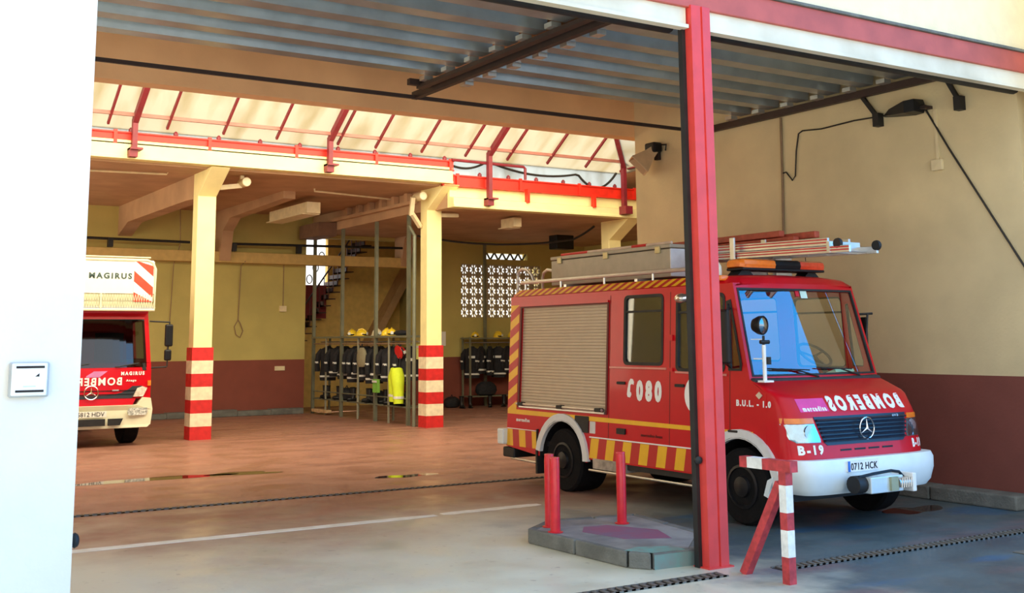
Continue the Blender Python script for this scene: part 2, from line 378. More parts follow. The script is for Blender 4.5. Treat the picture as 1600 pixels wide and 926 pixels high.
def sk_frame(x, z0, label):
    t = thing('skylight_truss', label, 'steel frame', (x, 22.66, z0), 'bent red frames carrying the skylight')
    mb = MB(); mb.bar((x, 22.62, z0+.14), (x, 22.62, EZ+.02), .10, .12, (0, 1, 0)); mb.build('upright', red_fr, t)
    q = ((x, 22.60, EZ-.02), (x, RY+.1, EZ+(22.6-RY)*.66)); MB().bar(*q, .11, .13).build('rafter', red_fr, t)
    MB().box(x-.11, x+.05, 22.5, 22.7, z0-.02, z0+.16).box(x-.11, x+.13, 22.42, 22.70, z0+.12, z0+.16).build('bracket', red_fr, t)
    return t
sk_frame(5.58, 5.66, 'bent dark red steel frame of the skylight, leftmost beside the white wall')
sk_frame(9.79, 5.66, 'bent dark red steel frame of the skylight between the two striped pillars')
sk_frame(13.88, 5.16, 'bent dark red steel frame just right of the step in the red girder')
t = thing('skylight_corner_truss', 'dark red corner frame at the right end of the skylight', 'steel frame', (EX, 22.66, 5.2))
MB().bar((EX-.03, 22.62, 5.3), (EX-.03, 22.62, EZ+.02), .10, .12, (0, 1, 0)).build('upright', red_fr, t)
MB().bar((EX-.03, 22.6, EZ-.02), (HX, RY+.05, RZ-.1), .11, .12).build('hip_rafter', red_fr, t)
MB().bar((EX+.1, 22.6, EZ-.03), (EX+.1, 16, EZ+.05), .08, .1).build('side_purlin', red_fr, t)
MB().box(EX-.14, EX+.08, 22.42, 22.7, 5.15, 5.35).build('bracket', red_fr, t)
tag(MB().bar((-1, 22.5, EZ+.08), (EX, 22.5, EZ+.08), .07, .07).build('skylight_purlin', mat('purlin_brown_red', (.42, .16, .12), .5)), 'thin brown-red rail running across the foot of the skylight sheets', 'steel rail')
for i in range(13):
    x = 3.91+i*1.17
    if i in (5,): x += .25
    y0 = 22.72; q0 = (x, y0, EZ-.02+(22.6-y0)*.66); y1 = RY if x < HX else RY+(x-HX)
    q1 = (x, y1+.05, EZ-.02+(22.6-y1)*.66)
    o = MB().bar(q0, q1, .045, .06).build('skylight_rib', red_fr)
    names = ['just left of the leftmost bent frame, cut by the white wall', 'second left of the leftmost bent frame']
    pos = ('out of the frame on the left', 'nearest the white wall on the left', 'first right of the leftmost bent frame', 'second right of the leftmost bent frame',
           'just left of the middle bent frame', 'close against the middle bent frame', 'first right of the middle bent frame', 'second right of the middle bent frame', 'third right of the middle bent frame, by the girder step',
           'close beside the right bent frame', 'second right of the right bent frame', 'third right of the right bent frame', 'last one before the corner frame')[i]
    tag(o, 'thin dark red skylight rib, '+pos, 'rib', 'thin ribs under the skylight sheets')
# red girders on the gallery edge
def girder(x0, x1, z0, z1, y, label, nst, off):
    t = thing('red_girder', label, 'girder', ((x0+x1)/2, y, z0))
    mb = MB(); h = z1-z0
    mb.box(x0, x1, y+.05, y+.08, z0, z1); mb.box(x0, x1, y, y+.13, z1-.03, z1); mb.box(x0, x1, y, y+.13, z0, z0+.025)
    mb.build('web_and_flanges', red_gl, t)
    for i in range(nst):
        x = x0+off+i*(x1-x0-off*1.2)/max(1, nst-1)
        MB().box(x-.035, x+.035, y-.005, y+.05, z0+.0, z1+.03).build('stiffener', red_gl, t)
    for i in range(nst*2):
        x = x0+off*.5+i*(x1-x0-off)/max(1, 2*nst-1)
        MB().lathe([(.05, 0), (.05, .05), (.02, .09)], (x, y+.03, z1), seg=8).build('bolt_head', red_fr, t)
    return t
girder(-1, 12.98, 5.92, 6.17, 22.72, 'bright red steel girder on the left, upper length of the gallery edge', 8, .5)
girder(12.7, 22, 5.57, 5.85, 22.76, 'bright red steel girder on the right, lower length of the gallery edge', 6, .4)
tag(MB().tube([(12.9, 22.7, 6.18), (14.9, 22.7, 6.16), (14.95, 22.7, 6.12), (14.95, 22.7, 5.85)], .035, 8).build('red_handrail', red_fr), 'short dark red rail bridging the step between the two girders', 'rail')
for i, x in enumerate((15.0, 17.0)):
    tag(MB().box(x-.03, x+.03, 22.62, 22.76, 5.28, 5.62).build('girder_strap', red_gl), ['short red strap hanging below the lower girder, left one', 'short red strap hanging below the lower girder, right one by the corner frame'][i], 'strap', 'red straps under the lower girder')
def catenary(a, b, sag, n=14): return [Vector(a).lerp(Vector(b), i/n)-Vector((0, 0, sag*4*(i/n)*(1-i/n))) for i in range(n+1)]
tag(MB().tube(catenary((12.9, 22.9, 6.12), (13.9, 22.9, 6.2), .12)+catenary((14.2, 22.9, 6.2), (16.6, 22.9, 6.12), .14)+catenary((16.7, 22.9, 6.1), (17.9, 22.9, 6.25), .35), .03, 6).build('hanging_cable', cable), 'black cables sagging behind the frames above the lower red girder', 'cable')
# ================================================================== door leaves, rails
def door_leaf(x0, x1, label):
    t = thing('overhead_door', label, 'garage door', ((x0+x1)/2, 10.4, 5.4), 'overhead doors folded up under the ceiling')
    mb = MB(); prof = []; y = 8.35
    while y < 12.55:
        prof += [(y, 5.57), (y+.03, 5.43), (y+.25, 5.43), (y+.27, 5.44)]
        y += .585
        prof += [(y-.02, 5.57)]
    prof.append((y-.02, 5.60)); pts = prof+[(prof[0][0], 5.60)]
    n = len(prof); vs = [(x0, a, b) for a, b in prof]+[(x1, a, b) for a, b in prof]
    mb.add(vs, [(i, i+1, n+i+1, n+i) for i in range(n-1)])
    mb.box(x0, x1, 8.3, 12.6, 5.56, 5.60)
    mb.build('slat_curtain', [zinc], t)
    k = 0; y = 8.35
    while y < 12.5:
        for x in (x0+.03, x1-.15):
            MB().box(x, x+.13, y+.30, y+.44, 5.385, 5.44).build('end_clip', alu, t)
        y += .585
    MB().tube([(x0, 8.06, 5.0), (x1, 8.06, 5.0)], .10, 12).build('roller_tube', black, t, smooth=True)
    return t
door_leaf(1.7, 6.98, 'grey ribbed overhead door folded up above the left bay')
door_leaf(7.42, 12.40, 'grey ribbed overhead door folded up above the right bay with the van')
def door_rail(x, label, both):
    t = thing('door_rail', label, 'door rail', (x, 11, 5.33))
    MB().box(x-.04, x+.04, 8.2, 13.6, 5.30, 5.34).box(x-.04, x-.025, 8.2, 13.6, 5.34, 5.40).box(x+.025, x+.04, 8.2, 13.6, 5.34, 5.40).build('channel', steel_dk, t)
    return t
door_rail(7.13, 'dark steel ceiling rail with white clips between the two open doors', True)
MB().box(6.9, 7.0, 8.2, 13.1, 5.33, 5.38).build('side_channel', steel_dk, bpy.data.objects['door_rail'])
MB().box(6.75, 7.15, 13.0, 13.08, 5.36, 5.44).build('end_stop', steel_dk, bpy.data.objects['door_rail'])
r = door_rail(12.45, 'dark steel ceiling rail along the top of the right wall', False)
for i, (y0, y1) in enumerate(((10.41, 10.16), (9.06, 8.88))):
    MB().bar((12.5, y0, 5.32), (12.5, y1, 4.98), .05, .05).box(12.44, 12.55, y1-.05, y1+.05, 4.86, 5.04).build('rail_bracket', black, r)
tag(MB().box(-1, 12.55, 13.5, 13.54, 5.29, 5.34).build('cross_rail', steel_dk), 'thin dark rail crossing both bays beyond the folded doors', 'rail')
# post between the doors
t = thing('door_post', 'tall red steel post with a black rubber edge between the two doors', 'post', (7.2, 7.85, 0))
pm = MB(); pm.prism([(7.015, 7.78), (7.125, 7.775), (7.13, 7.79), (7.145, 7.79), (7.15, 7.775), (7.25, 7.78), (7.25, 7.93), (7.015, 7.93)], 2, 0, 5.12)
pm.build('post_shell', red_post, t)
MB().box(6.975, 7.015, 7.87, 7.93, 0, 5.12).build('guide_channel', black, t)
MB().lathe([(.035, 0), (.035, .04), (.015, .055)], (6.99, 7.87, .93), (-.3, -1, 0), 12).build('rubber_stop', black, t, smooth=True)
MB().box(6.99, 7.28, 7.75, 7.96, 0, .012).build('base_plate', red_post, t)
# ================================================================== lights, world, camera
w = bpy.data.worlds.new('sky'); bpy.context.scene.world = w; w.use_nodes = True; nt = w.node_tree
bg = nt.nodes['Background']; tc = nt.nodes.new('ShaderNodeTexCoord'); sp = nt.nodes.new('ShaderNodeSeparateXYZ'); cr = nt.nodes.new('ShaderNodeValToRGB')
nt.links.new(tc.outputs['Generated'], sp.inputs[0]); nt.links.new(sp.outputs['Z'], cr.inputs[0]); nt.links.new(cr.outputs[0], bg.inputs[0])
nt.links.remove(bg.inputs[0].links[0])
e = cr.color_ramp.elements; e[0].position = 0.; e[0].color = (.92, .92, .88, 1); e[1].position = .9; e[1].color = (.62, .80, 1., 1)
mr = nt.nodes.new('ShaderNodeMapRange'); mr.interpolation_type = 'SMOOTHSTEP'; mr.inputs[1].default_value = .15; mr.inputs[2].default_value = .60
nt.links.new(sp.outputs['X'], mr.inputs[0])
m2 = nt.nodes.new('ShaderNodeMapRange'); m2.interpolation_type = 'SMOOTHSTEP'; m2.inputs[1].default_value = .1; m2.inputs[2].default_value = -.25; nt.links.new(sp.outputs['Y'], m2.inputs[0])
mm = nt.nodes.new('ShaderNodeMath'); mm.operation = 'MULTIPLY'; nt.links.new(mr.outputs[0], mm.inputs[0]); nt.links.new(m2.outputs[0], mm.inputs[1])
c2 = nt.nodes.new('ShaderNodeValToRGB'); nt.links.new(sp.outputs['Z'], c2.inputs[0])
e = c2.color_ramp.elements; e[0].position = 0.; e[0].color = (.80, .95, 1.1, 1); e[1].position = .9; e[1].color = (.40, .70, 1.1, 1)
for p, c in ((.10, (.24, 1.2, 2.6, 1)), (.45, (.05, .9, 2.5, 1))): k = c2.color_ramp.elements.new(p); k.color = c
wx = nt.nodes.new('ShaderNodeMix'); wx.data_type = 'RGBA'; nt.links.new(mm.outputs[0], wx.inputs[0]); nt.links.new(cr.outputs[0], wx.inputs[6]); nt.links.new(c2.outputs[0], wx.inputs[7]); nt.links.new(wx.outputs[2], bg.inputs[0])
bg.inputs[1].default_value = .85
sn = bpy.data.lights.new('sun', 'SUN'); sn.energy = 6.0; sn.angle = .02; sn.color = (1, .88, .66); so = bpy.data.objects.new('sun', sn); C.objects.link(so)
so.rotation_euler = Vector((-.15, .55, 1.)).to_track_quat('Z', 'Y').to_euler()
cd = bpy.data.cameras.new('camera'); co = bpy.data.objects.new('camera', cd); C.objects.link(co); bpy.context.scene.camera = co
F, PX, PY, YAW, PIT, ROL = 1763.94, 774.38, 266.97, .5559, .1487, -.0068
cd.sensor_width = 36; cd.lens = F/1600*36; cd.shift_x = (800-PX)/1600; cd.shift_y = -(463-PY)/1600; cd.clip_end = 300
f_ = Vector((math.sin(YAW)*math.cos(PIT), math.cos(YAW)*math.cos(PIT), math.sin(PIT))); r_ = Vector((math.cos(YAW), -math.sin(YAW), 0)); u_ = r_.cross(f_)
c_, s_ = math.cos(ROL), math.sin(ROL); R1 = r_*c_+u_*s_; U1 = -r_*s_+u_*c_
co.matrix_world = Matrix(((R1.x, U1.x, -f_.x, 0), (R1.y, U1.y, -f_.y, 0), (R1.z, U1.z, -f_.z, 2.), (0, 0, 0, 1)))
sc = bpy.context.scene; sc.view_settings.view_transform = 'Standard'; sc.view_settings.look = 'None'; sc.view_settings.gamma = 1; sc.view_settings.exposure = 1.05
sc.view_settings.use_curve_mapping = False
sc.cycles.use_denoising = True; sc.cycles.max_bounces = 10; sc.cycles.diffuse_bounces = 6; sc.cycles.transparent_max_bounces = 12
sc.cycles.sample_clamp_indirect = 6
# ================================================================== THE FIRE VAN
XC = 9.99
van = thing('fire_van', 'red fire van with yellow chevrons parked behind the door post', 'fire engine', (XC, 11.3, 0))
def SX(z, side=-1): return XC+side*(1.08-.05*(z-.45))      # side plane, leaning in with height
def fside(side, off=0.):
    return lambda y, z, d: (SX(z, side)+side*(d+off), y, z)
def arc(cy, cz, r, a0, a1, n): return [(cy+r*math.cos(a0+(a1-a0)*i/n), cz+r*math.sin(a0+(a1-a0)*i/n)) for i in range(n+1)]
def rrect(y0, y1, z0, z1, r, n=4):
    o = []
    for cy, cz, a in ((y1-r, z1-r, 0), (y0+r, z1-r, PI/2), (y0+r, z0+r, PI), (y1-r, z0+r, 1.5*PI)): o += arc(cy, cz, r, a, a+PI/2, n)
    return o
FW, RW, WR = 9.33, 12.70, .41
CREW = (10.67, 11.40, 1.70, 2.53); CAB = (9.60, 10.40, 1.64, 2.50); SHT = (11.76, 13.80, 1.05, 2.46)
out = [(14.1, .50), (14.1, 2.62), (9.49, 2.62), (9.22, 1.56), (8.95, 1.41)]+arc(FW, .42, .52, math.radians(137), 0, 10)+[(FW+.52, .47), (RW-.52, .47)]+arc(RW, .42, .52, PI, 0, 14)
for side in (-1, 1):
    mb = MB(); QTR = [(9.51, 1.66), (9.55, 2.40), (9.50, 2.42), (9.33, 1.72), (9.34, 1.66)]; holes = [rrect(*CREW, .06), rrect(*CAB, .06), QTR]+([rrect(*SHT, .02)] if side < 0 else [])
    mb.plate([out]+holes, fside(side), -.04, 0)
    b = mb.build('side_panel', tred, van)
    g = MB().plate([QTR], fside(side), -.022, -.012).build('quarter_window', glass_side, van)
    MB().plate([[(9.525, 1.645), (9.565, 2.42), (9.49, 2.44), (9.31, 1.72), (9.32, 1.645)], [(9.50, 1.67), (9.535, 2.39), (9.51, 2.39), (9.345, 1.72), (9.35, 1.67)]], fside(side), -.03, .008).build('window_rubber', black, g)
    for nm, wn in (('crew_window', CREW), ('cab_window', CAB)):
        g = MB().plate([rrect(wn[0]-.005, wn[1]+.005, wn[2]-.005, wn[3]+.005, .06)], fside(side), -.022, -.012).build(nm, glass_side, van)
        k = MB().plate([rrect(wn[0]-.02, wn[1]+.02, wn[2]-.02, wn[3]+.02, .07), rrect(wn[0]+.018, wn[1]-.018, wn[2]+.018, wn[3]-.018, .05)], fside(side), -.03, .008)
        zz = wn[3]-.2
        k.plate([[(wn[0], zz), (wn[1], zz), (wn[1], zz+.025), (wn[0], zz+.025)]], fside(side), -.02, .004)
        k.build('window_rubber', black, g)
def onside(name, pts, m, par=van, d=(.0, .004), side=-1, holes=(), **k): return MB().plate([pts]+list(holes), fside(side), d[0], d[1]).build(name, m, par, **k)
# doors: seams as thin dark grooves, handles, hinges
for pts in ([(10.52, .62), (10.53, .62), (10.53, 2.56), (10.52, 2.56)], [(11.70, .62), (11.71, .62), (11.71, 2.56), (11.70, 2.56)], [(9.50, 1.0), (9.51, 1.0), (9.51, 2.4), (9.50, 2.4)]):
    MB().plate([pts], fside(-1), 0, .002).build('door_seam', tredd, van)
for y in (11.49, 10.38): onside('door_handle', rrect(y-.12, y+.04, 1.44, 1.475, .012), black, d=(.0, .02))
onside('door_hinge', rrect(10.46, 10.56, 1.98, 2.05, .01), tred, d=(0, .025)); onside('door_hinge', rrect(10.46, 10.56, 1.62, 1.66, .01), tred, d=(0, .02))
MB().plate([[(10.58, 1.635), (11.69, 1.635), (11.69, 1.66), (10.58, 1.66)]], fside(-1), 0, .02).plate([[(9.55, 1.585), (10.42, 1.60), (10.42, 1.625), (9.55, 1.61)]], fside(-1), 0, .018).build('body_crease', mat('pale_red_crease', (.72, .22, .18), .3), van, bevel=.004)
# roller shutter
sh = MB(); z = 1.06; n = 34; dz = (2.46-1.05)/n
for i in range(n):
    z = 1.05+i*dz; sh.prism([(z, -.045), (z+.002, -.03), (z+dz*.5, -.026), (z+dz-.002, -.03), (z+dz-.001, -.045)], 0, SHT[0]-.01, SHT[1]+.01, f=lambda p, d: (SX(p[0])-p[1], d, p[0]))
sh.build('roller_shutter', shutter_m, van)
MB().plate([rrect(SHT[0]-.03, SHT[1]+.03, SHT[2]-.0, SHT[3]+.03, .02), rrect(SHT[0]+.005, SHT[1]-.005, SHT[2]+.005, SHT[3]-.005, .01)], fside(-1), -.01, .012).build('shutter_frame', tredd, van)
MB().plate([rrect(SHT[0]-.03, SHT[1]+.03, 2.475, 2.505, .01)], fside(-1), 0, .03).build('shutter_box_lip', tred, van)
hb = MB().tube([(SX(1.1)-.05, SHT[0]+.02, 1.105), (SX(1.1)-.05, SHT[1]-.0, 1.105)], .017, 8); hb.plate([[(SHT[0]+.02, 1.055), (SHT[1]-.02, 1.055), (SHT[1]-.02, 1.075), (SHT[0]+.02, 1.075)]], fside(-1), 0, .02)
hb = hb.build('shutter_bar', alu, van)
for y in (SHT[0]+.10, 12.72, SHT[1]-.12): MB().plate([rrect(y-.06, y+.06, 1.08, 1.13, .02)], fside(-1), .01, .075).build('bar_clamp', black, hb)
# roof
pr = [(-.975, 2.62), (-.88, 2.715), (-.6, 2.735), (0, 2.745), (.6, 2.735), (.88, 2.715), (.975, 2.62)]
rf = MB(); R = []
for y, k, dz in ((9.425, .97, -.085), (9.47, .97, -.045), (9.52, .985, -.025), (9.62, .995, -.008), (9.8, 1, 0), (14.02, 1, 0), (14.12, .985, -.03)):
    R.append([(XC+a*k, y, 2.612 if y < 9.46 else b+dz) for a, b in pr])
rf.ring(R, caps=False, close=False); rf.build('roof', tred, van, smooth=True)
def stripes(name, fm, u0, u1, v0, v1, n, slant, par=van, first=0):
    """continuous strip of alternating slanted bars, u along, v across"""
    mb = MB(); w = (u1-u0)/n
    bounds = [u0+w*i for i in range(-6, n+7)]
    def cl(u): return min(max(u, u0), u1)
    for i in range(len(bounds)-1):
        a, b = bounds[i], bounds[i+1]
        lo, hi = (cl(a), cl(b)), (cl(a+slant), cl(b+slant))
        if lo[1]-lo[0] < 1e-6 and hi[1]-hi[0] < 1e-6: continue
        q = [fm(lo[0], v0), fm(lo[1], v0), fm(hi[1], v1), fm(hi[0], v1)]
        mb.add(q, [(0, 1, 2, 3)], (i+first) % 2)
    return mb.build(name, [refl_y, refl_r], par)
stripes('roof_edge_chevrons', lambda u, v: (XC-.979+v*.095-.001, u, 2.622+v*.095+.006), 9.75, 14.0, 0, 1, 50, -.1)
stripes('rear_chevrons', lambda u, v: (SX(u)-.004, v, u), 1.02, 2.50, 13.86, 14.09, 12, -.12)
MB().plate([[(13.82, 1.02), (8.80+.35, 1.0), (9.15, .955), (13.82, .955), (14.09, .955), (14.09, 1.02)]], fside(-1), 0, .004).build('waist_line', refl_y, van)
stripes('skirt_chevrons', lambda u, v: (SX(v)-.004, u, v), RW-.52-2.25, RW-.60, .49, .74, 13, -.04)
stripes('skirt_chevrons', lambda u, v: (SX(v)-.004, u, v), RW+.56, 14.08, .51, .74, 5, .03)
MB().plate([[(9.95, .745), (12.1, .745), (12.1, .76), (9.95, .76)]], fside(-1), 0, .008).build('skirt_trim', white, van); MB().plate([[(13.28, .745), (14.08, .745), (14.08, .755), (13.28, .755)]], fside(-1), 0, .008).build('skirt_trim', white, van)
# wheel arches
for cy, a0, a1 in ((RW, 8, 178), (FW, 4, 176)):
    for side in (-1, 1):
        ar = arc(cy, .42, .60, math.radians(a0), math.radians(a1), 16)+arc(cy, .42, .50, math.radians(a1), math.radians(a0), 16)
        MB().plate([ar], fside(side), -.02, .035).build('wheel_arch', grey_arch, van)
# wheels
def wheel(x0, x1, y, r, par, out_=-1, double=False):
    w = MB(); W = x1-x0
    w.lathe([(r*.55, 0), (r*.93, .0), (r, .03), (r, W-.03), (r*.93, W), (r*.55, W)], (x0, y, r), (1, 0, 0), 32)
    t_ = w.build('wheel', tyre, par, smooth=True)
    xo = x0 if out_ < 0 else x1; s = out_
    MB().lathe([(r*.57, -.01), (r*.57, .012), (r*.50, .02), (r*.46, -.05), (r*.3, -.02), (r*.26, .03), (r*.12, .04), (.02, .045)], (xo-s*.0, y, r), (s, 0, 0), 24).build('rim', blackpl, t_, smooth=True)
    return t_
for cy in (FW, RW):
    for side in (-1, 1):
        a = XC+side*1.06; b = XC+side*(.80 if cy == FW else .60); wheel(min(a, b), max(a, b), cy, WR, van, side)
# underside, inner arches, chassis
MB().box(XC-1.0, XC+1.0, 9.95, 14.05, .55, .62).box(XC-.45, XC-.35, 8.7, 14.0, .38, .56).box(XC+.35, XC+.45, 8.7, 14.0, .38, .56).box(XC-.8, XC+.8, FW-.05, FW+.05, .35, .45).box(XC-.8, XC+.8, RW-.05, RW+.05, .35, .45).box(XC-1.05, XC-.5, 10.0, 11.7, .40, .50).box(XC-.95, XC+.95, 8.75, 8.85, .30, .40).build('chassis', black, van)
for cy in (FW, RW):
    for side in (-1, 1):
        MB().ring([[(XC+side*xx, cy+.52*math.cos(a)*(.99), .42+.52*math.sin(a)*(.99)) for a in [PI*i/12 for i in range(13)]] for xx in (1.10, .55)], caps=False, close=False).build('arch_liner', black, van)
MB().tube([(SX(.4)-.0, 9.95, .34), (SX(.4), 12.1, .34)], .014, 6).build('side_guard_tube', alu, van)
MB().box(SX(.5)-.01, SX(.5)+.28, 11.35, 12.02, .36, .49).build('battery_box', mat('weathered_step_box', (.42, .36, .30), .5, .2, var=.35, scale=8), van, bevel=.008)
MB().box(SX(.5)-.02, SX(.5)+.3, RW+.58, RW+.60, .18, .78).box(SX(.5)-.02, SX(.5)+.02, RW+.60, RW+.62, .18, .5).build('mud_flap', black, van)
MB().box(XC-1.15, XC-.85, 14.08, 14.24, .52, .74).build('rear_bumper_corner', wht_bump, van, bevel=.02)
MB().box(XC+.85, XC+1.15, 14.08, 14.24, .52, .74).build('rear_bumper_corner', wht_bump, van, bevel=.02)
MB().box(XC-1.08, XC+1.08, 13.9, 14.2, .34, .48).build('rear_step', black, van, bevel=.02)
MB().tube([(XC-1.05, 13.3, .32), (XC-1.05, 14.0, .33)], .02, 6).build('exhaust_tube', alu, van)
# side details
onside('fuel_flap', rrect(12.12, 12.42, .80, 1.01, .01), black, d=(0, .014)); onside('info_sticker', rrect(11.98, 12.10, .80, .95, .01), mat('grey_sticker', (.66, .66, .66), .5))
onside('side_lamp', rrect(11.35, 11.52, .83, .90, .01), blackpl, d=(0, .02)); onside('step_well_badge', rrect(9.35, 9.5, .98, 1.005, .01), black, d=(.02, .04))
# bulkhead, rear wall, cab interior
MB().prism([(XC-1.04, .5), (XC+1.04, .5), (XC+.93, 2.66), (XC-.93, 2.66)], 1, 14.04, 14.1).build('rear_wall', tred, van)
MB().prism([(XC-1.02, .6), (XC+1.02, .6), (XC+.92, 2.66), (XC-.92, 2.66)], 1, 11.62, 11.66).box(XC-1.0, XC+1.0, 8.98, 11.62, .62, .68).box(XC-.92, XC+.92, 9.55, 11.6, 2.60, 2.62).build('cab_lining', dark_int, van)
for x, y in ((XC-.55, 10.05), (XC+.5, 10.05), (XC-.6, 11.2), (XC+.55, 11.2)):
    s_ = MB().box(x-.22, x+.22, y-.25, y+.2, .95, 1.08); s_.prism([(y+.16, 1.05), (y+.26, 1.05), (y+.34, 1.62), (y+.24, 1.62)], 0, x-.22, x+.22); s_.box(x-.18, x+.18, y-.15, y+.15, .68, .95)
    s_.build('cab_seat', seat_m, van, bevel=.03)
dsh = MB().prism([(9.12, 1.05), (9.12, 1.56), (9.35, 1.60), (9.55, 1.52), (9.62, 1.3), (9.5, 1.05)], 0, XC-1.02, XC+1.02).build('dashboard', dark_int, van, bevel=.02)
MB().prism([(9.32, 1.605), (9.50, 1.56), (9.52, 1.575), (9.34, 1.64)], 0, XC+.48, XC+.80).build('paper_sheet', paper, dsh)
swc = Vector((XC+.66, 9.80, 1.80)); Mw = Matrix.Rotation(math.radians(38), 3, 'X')
stw = MB(); stw.tube([swc+Mw @ Vector((.21*math.cos(a), .21*math.sin(a), 0)) for a in [2*PI*i/28 for i in range(29)]], .017, 8, caps=False)
for a in (.3, PI-.3, -PI/2): stw.tube([swc+Mw @ Vector((0, 0, -.03)), swc+Mw @ Vector((.2*math.cos(a), .2*math.sin(a), 0))], .014, 6)
stw.tube([swc+Mw @ Vector((0, 0, -.02)), (XC+.66, 9.5, 1.45)], .03, 8); stw.build('steering_wheel', black, van, smooth=True)
# nose
def nose_row(z):
    K = [(.74, 8.50, 1.06, 8.95), (.90, 8.525, 1.055, 8.95), (1.17, 8.575, 1.045, 8.95), (1.22, 8.60, 1.04, 8.95), (1.37, 8.70, 1.03, 8.95), (1.41, 8.77, 1.03, 8.96), (1.49, 9.0, 1.028, 9.08), (1.56, 9.19, 1.025, 9.23)]
    for a, b in zip(K, K[1:]):
        if z <= b[0]: t = max(0, (z-a[0])/(b[0]-a[0])); return tuple(lerp(p, q, t) for p, q in zip(a, b))
    return K[-1]
NE = 5.
def nose(x, z, d=0.):
    _, f, w, s = nose_row(z); t = min(.9999, abs(x-XC)/w); return s-(s-f)*(1-t**NE)**(1/NE)-d
rows = []
for z in (.74, .82, .90, 1.05, 1.17, 1.22, 1.30, 1.37, 1.41, 1.45, 1.49, 1.53, 1.56):
    _, f, w, s = nose_row(z); r = []
    for i in range(33):
        a = PI*i/32; cx = math.cos(PI-a); sx_ = math.sin(a)
        r.append((XC+w*math.copysign(abs(cx)**(2/NE), cx), s-(s-f)*(sx_**(2/NE)), z))
    rows.append(r)
MB().ring(rows, caps=False, close=False).build('hood_and_nose', tred, van, smooth=True)
def patch(mb, rows_, d, n=14, mi=0, th=.006):
    """rows_: (z, xl, xr) from bottom to top, wrapped onto the nose"""
    a = [[(lerp(xl, xr, i/n), nose(lerp(xl, xr, i/n), z, d), z) for i in range(n+1)] for z, xl, xr in rows_]
    b = [[(p[0], p[1]+th, p[2]) for p in r] for r in a]
    mb.ring(a, False, mi, False); mb.ring(b, False, mi, False)
    mb.ring([a[0], b[0]], False, mi, False); mb.ring([a[-1], b[-1]], False, mi, False)
    mb.ring([[r[0] for r in a], [r[0] for r in b]], False, mi, False); mb.ring([[r[-1] for r in a], [r[-1] for r in b]], False, mi, False)
    return mb
g = patch(MB(), [(.88, XC-.60, XC+.60), (.91, XC-.64, XC+.64), (1.175, XC-.73, XC+.73)], .006).build('grille', grille_m, van)
for i in range(6):
    z = .915+i*.042; hw = .635+.09*(z-.91)/.265
    a = [(lerp(XC-hw, XC+hw, k/16)) for k in range(17)]
    q = MB(); q.ring([[(x, nose(x, z, .008), z), (x, nose(x, z, .030), z+.004), (x, nose(x, z, .034), z+.014), (x, nose(x, z, .010), z+.026)] for x in a], True); q.build('grille_bar', grille_m, g)
# star
def star(c, r, par, name='star_emblem'):
    m_ = MB(); cx, cy, cz = c
    m_.tube([(cx+r*math.cos(a), cy, cz+r*math.sin(a)) for a in [2*PI*i/28 for i in range(29)]], r*.075, 6, caps=False)
    for k in range(3):
        a = PI/2+k*2*PI/3; p = [(cx+r*.93*math.cos(a), cy, cz+r*.93*math.sin(a))]; w_ = r*.13
        for s__ in (1, -1): p.append((cx+w_*math.cos(a+s__*PI/3), cy-.006, cz+w_*math.sin(a+s__*PI/3)))
        p.append((cx, cy-.02, cz)); m_.add(p, [(0, 1, 3), (0, 3, 2), (1, 2, 3), (0, 2, 1)])
    return m_.build(name, chrome, par)
star((XC, nose(XC, 1.03, .045), 1.035), .112, g)
lettering('model_badge', '614 D', alu, g, lambda u, v, d: (XC+.46+u, nose(XC+.46+u, 1.14+v, .036+d), 1.14+v), .024, bold=.0008)
for s in (-1, 1):
    X = lambda a: XC+s*a
    def rr(z, a, b): return (z, min(X(a), X(b)), max(X(a), X(b)))
    h = patch(MB(), [rr(.915, .69, .97), rr(.95, .685, 1.02), rr(1.105, .735, 1.043)], .006, 12).build('headlamp', mat('lamp_reflector_%d' % (s+1), (.55, .68, .72), .12, .85, col2=(.25, .36, .40), scale=16), van)
    patch(MB(), [rr(.92, .70, .96), rr(.95, .695, 1.01), rr(1.10, .745, 1.035)], .014, 12, th=.002).build('lamp_glass', lens, h)
    MB().lathe([(.075, 0), (.06, -.015), (.02, -.035)], (X(.81), nose(X(.81), 1.02, .009), 1.02), (0, -1, 0), 16).build('lamp_bowl', chrome, h, smooth=True)
    patch(MB(), [rr(1.11, .735, 1.043), rr(1.165, .75, 1.041)], .012, 12).build('turn_signal', amber, van)
    x0 = XC-.97 if s < 0 else XC+.76
    lettering('fleet_number', 'B-19', white, van, lambda u, v, d, x0=x0: (x0+u, nose(x0+u, .80+v, .006+d), .80+v), .085, .30 if s < 0 else .20, bold=.006)
# air slots and lower lip
sl = MB()
for i in range(4): x = XC-.42+i*.22; patch(sl, [(.815, x, x+.17), (.833, x, x+.17)], .004, 3)
sl.build('air_slots', black, van)
# hood lettering (mirror writing) and sticker
patch(MB(), [(1.225, XC-.86, XC-.46), (1.36, XC-.86, XC-.46)], .003, 8, th=.001).build('sponsor_sticker', pink, van)
lettering('sponsor_text', 'mercadisa', white, van, lambda u, v, d: (XC-.82+u, nose(XC-.82+u, 1.235+v, .006+d), 1.235+v), .045, .33, bold=.003)
lettering('hood_lettering', 'BOMBEROS', white, van, lambda u, v, d: (XC-.43+u, nose(XC-.43+u, 1.235+v, .006+d), 1.235+v), .135, 1.20, bold=.012, mirror=True)
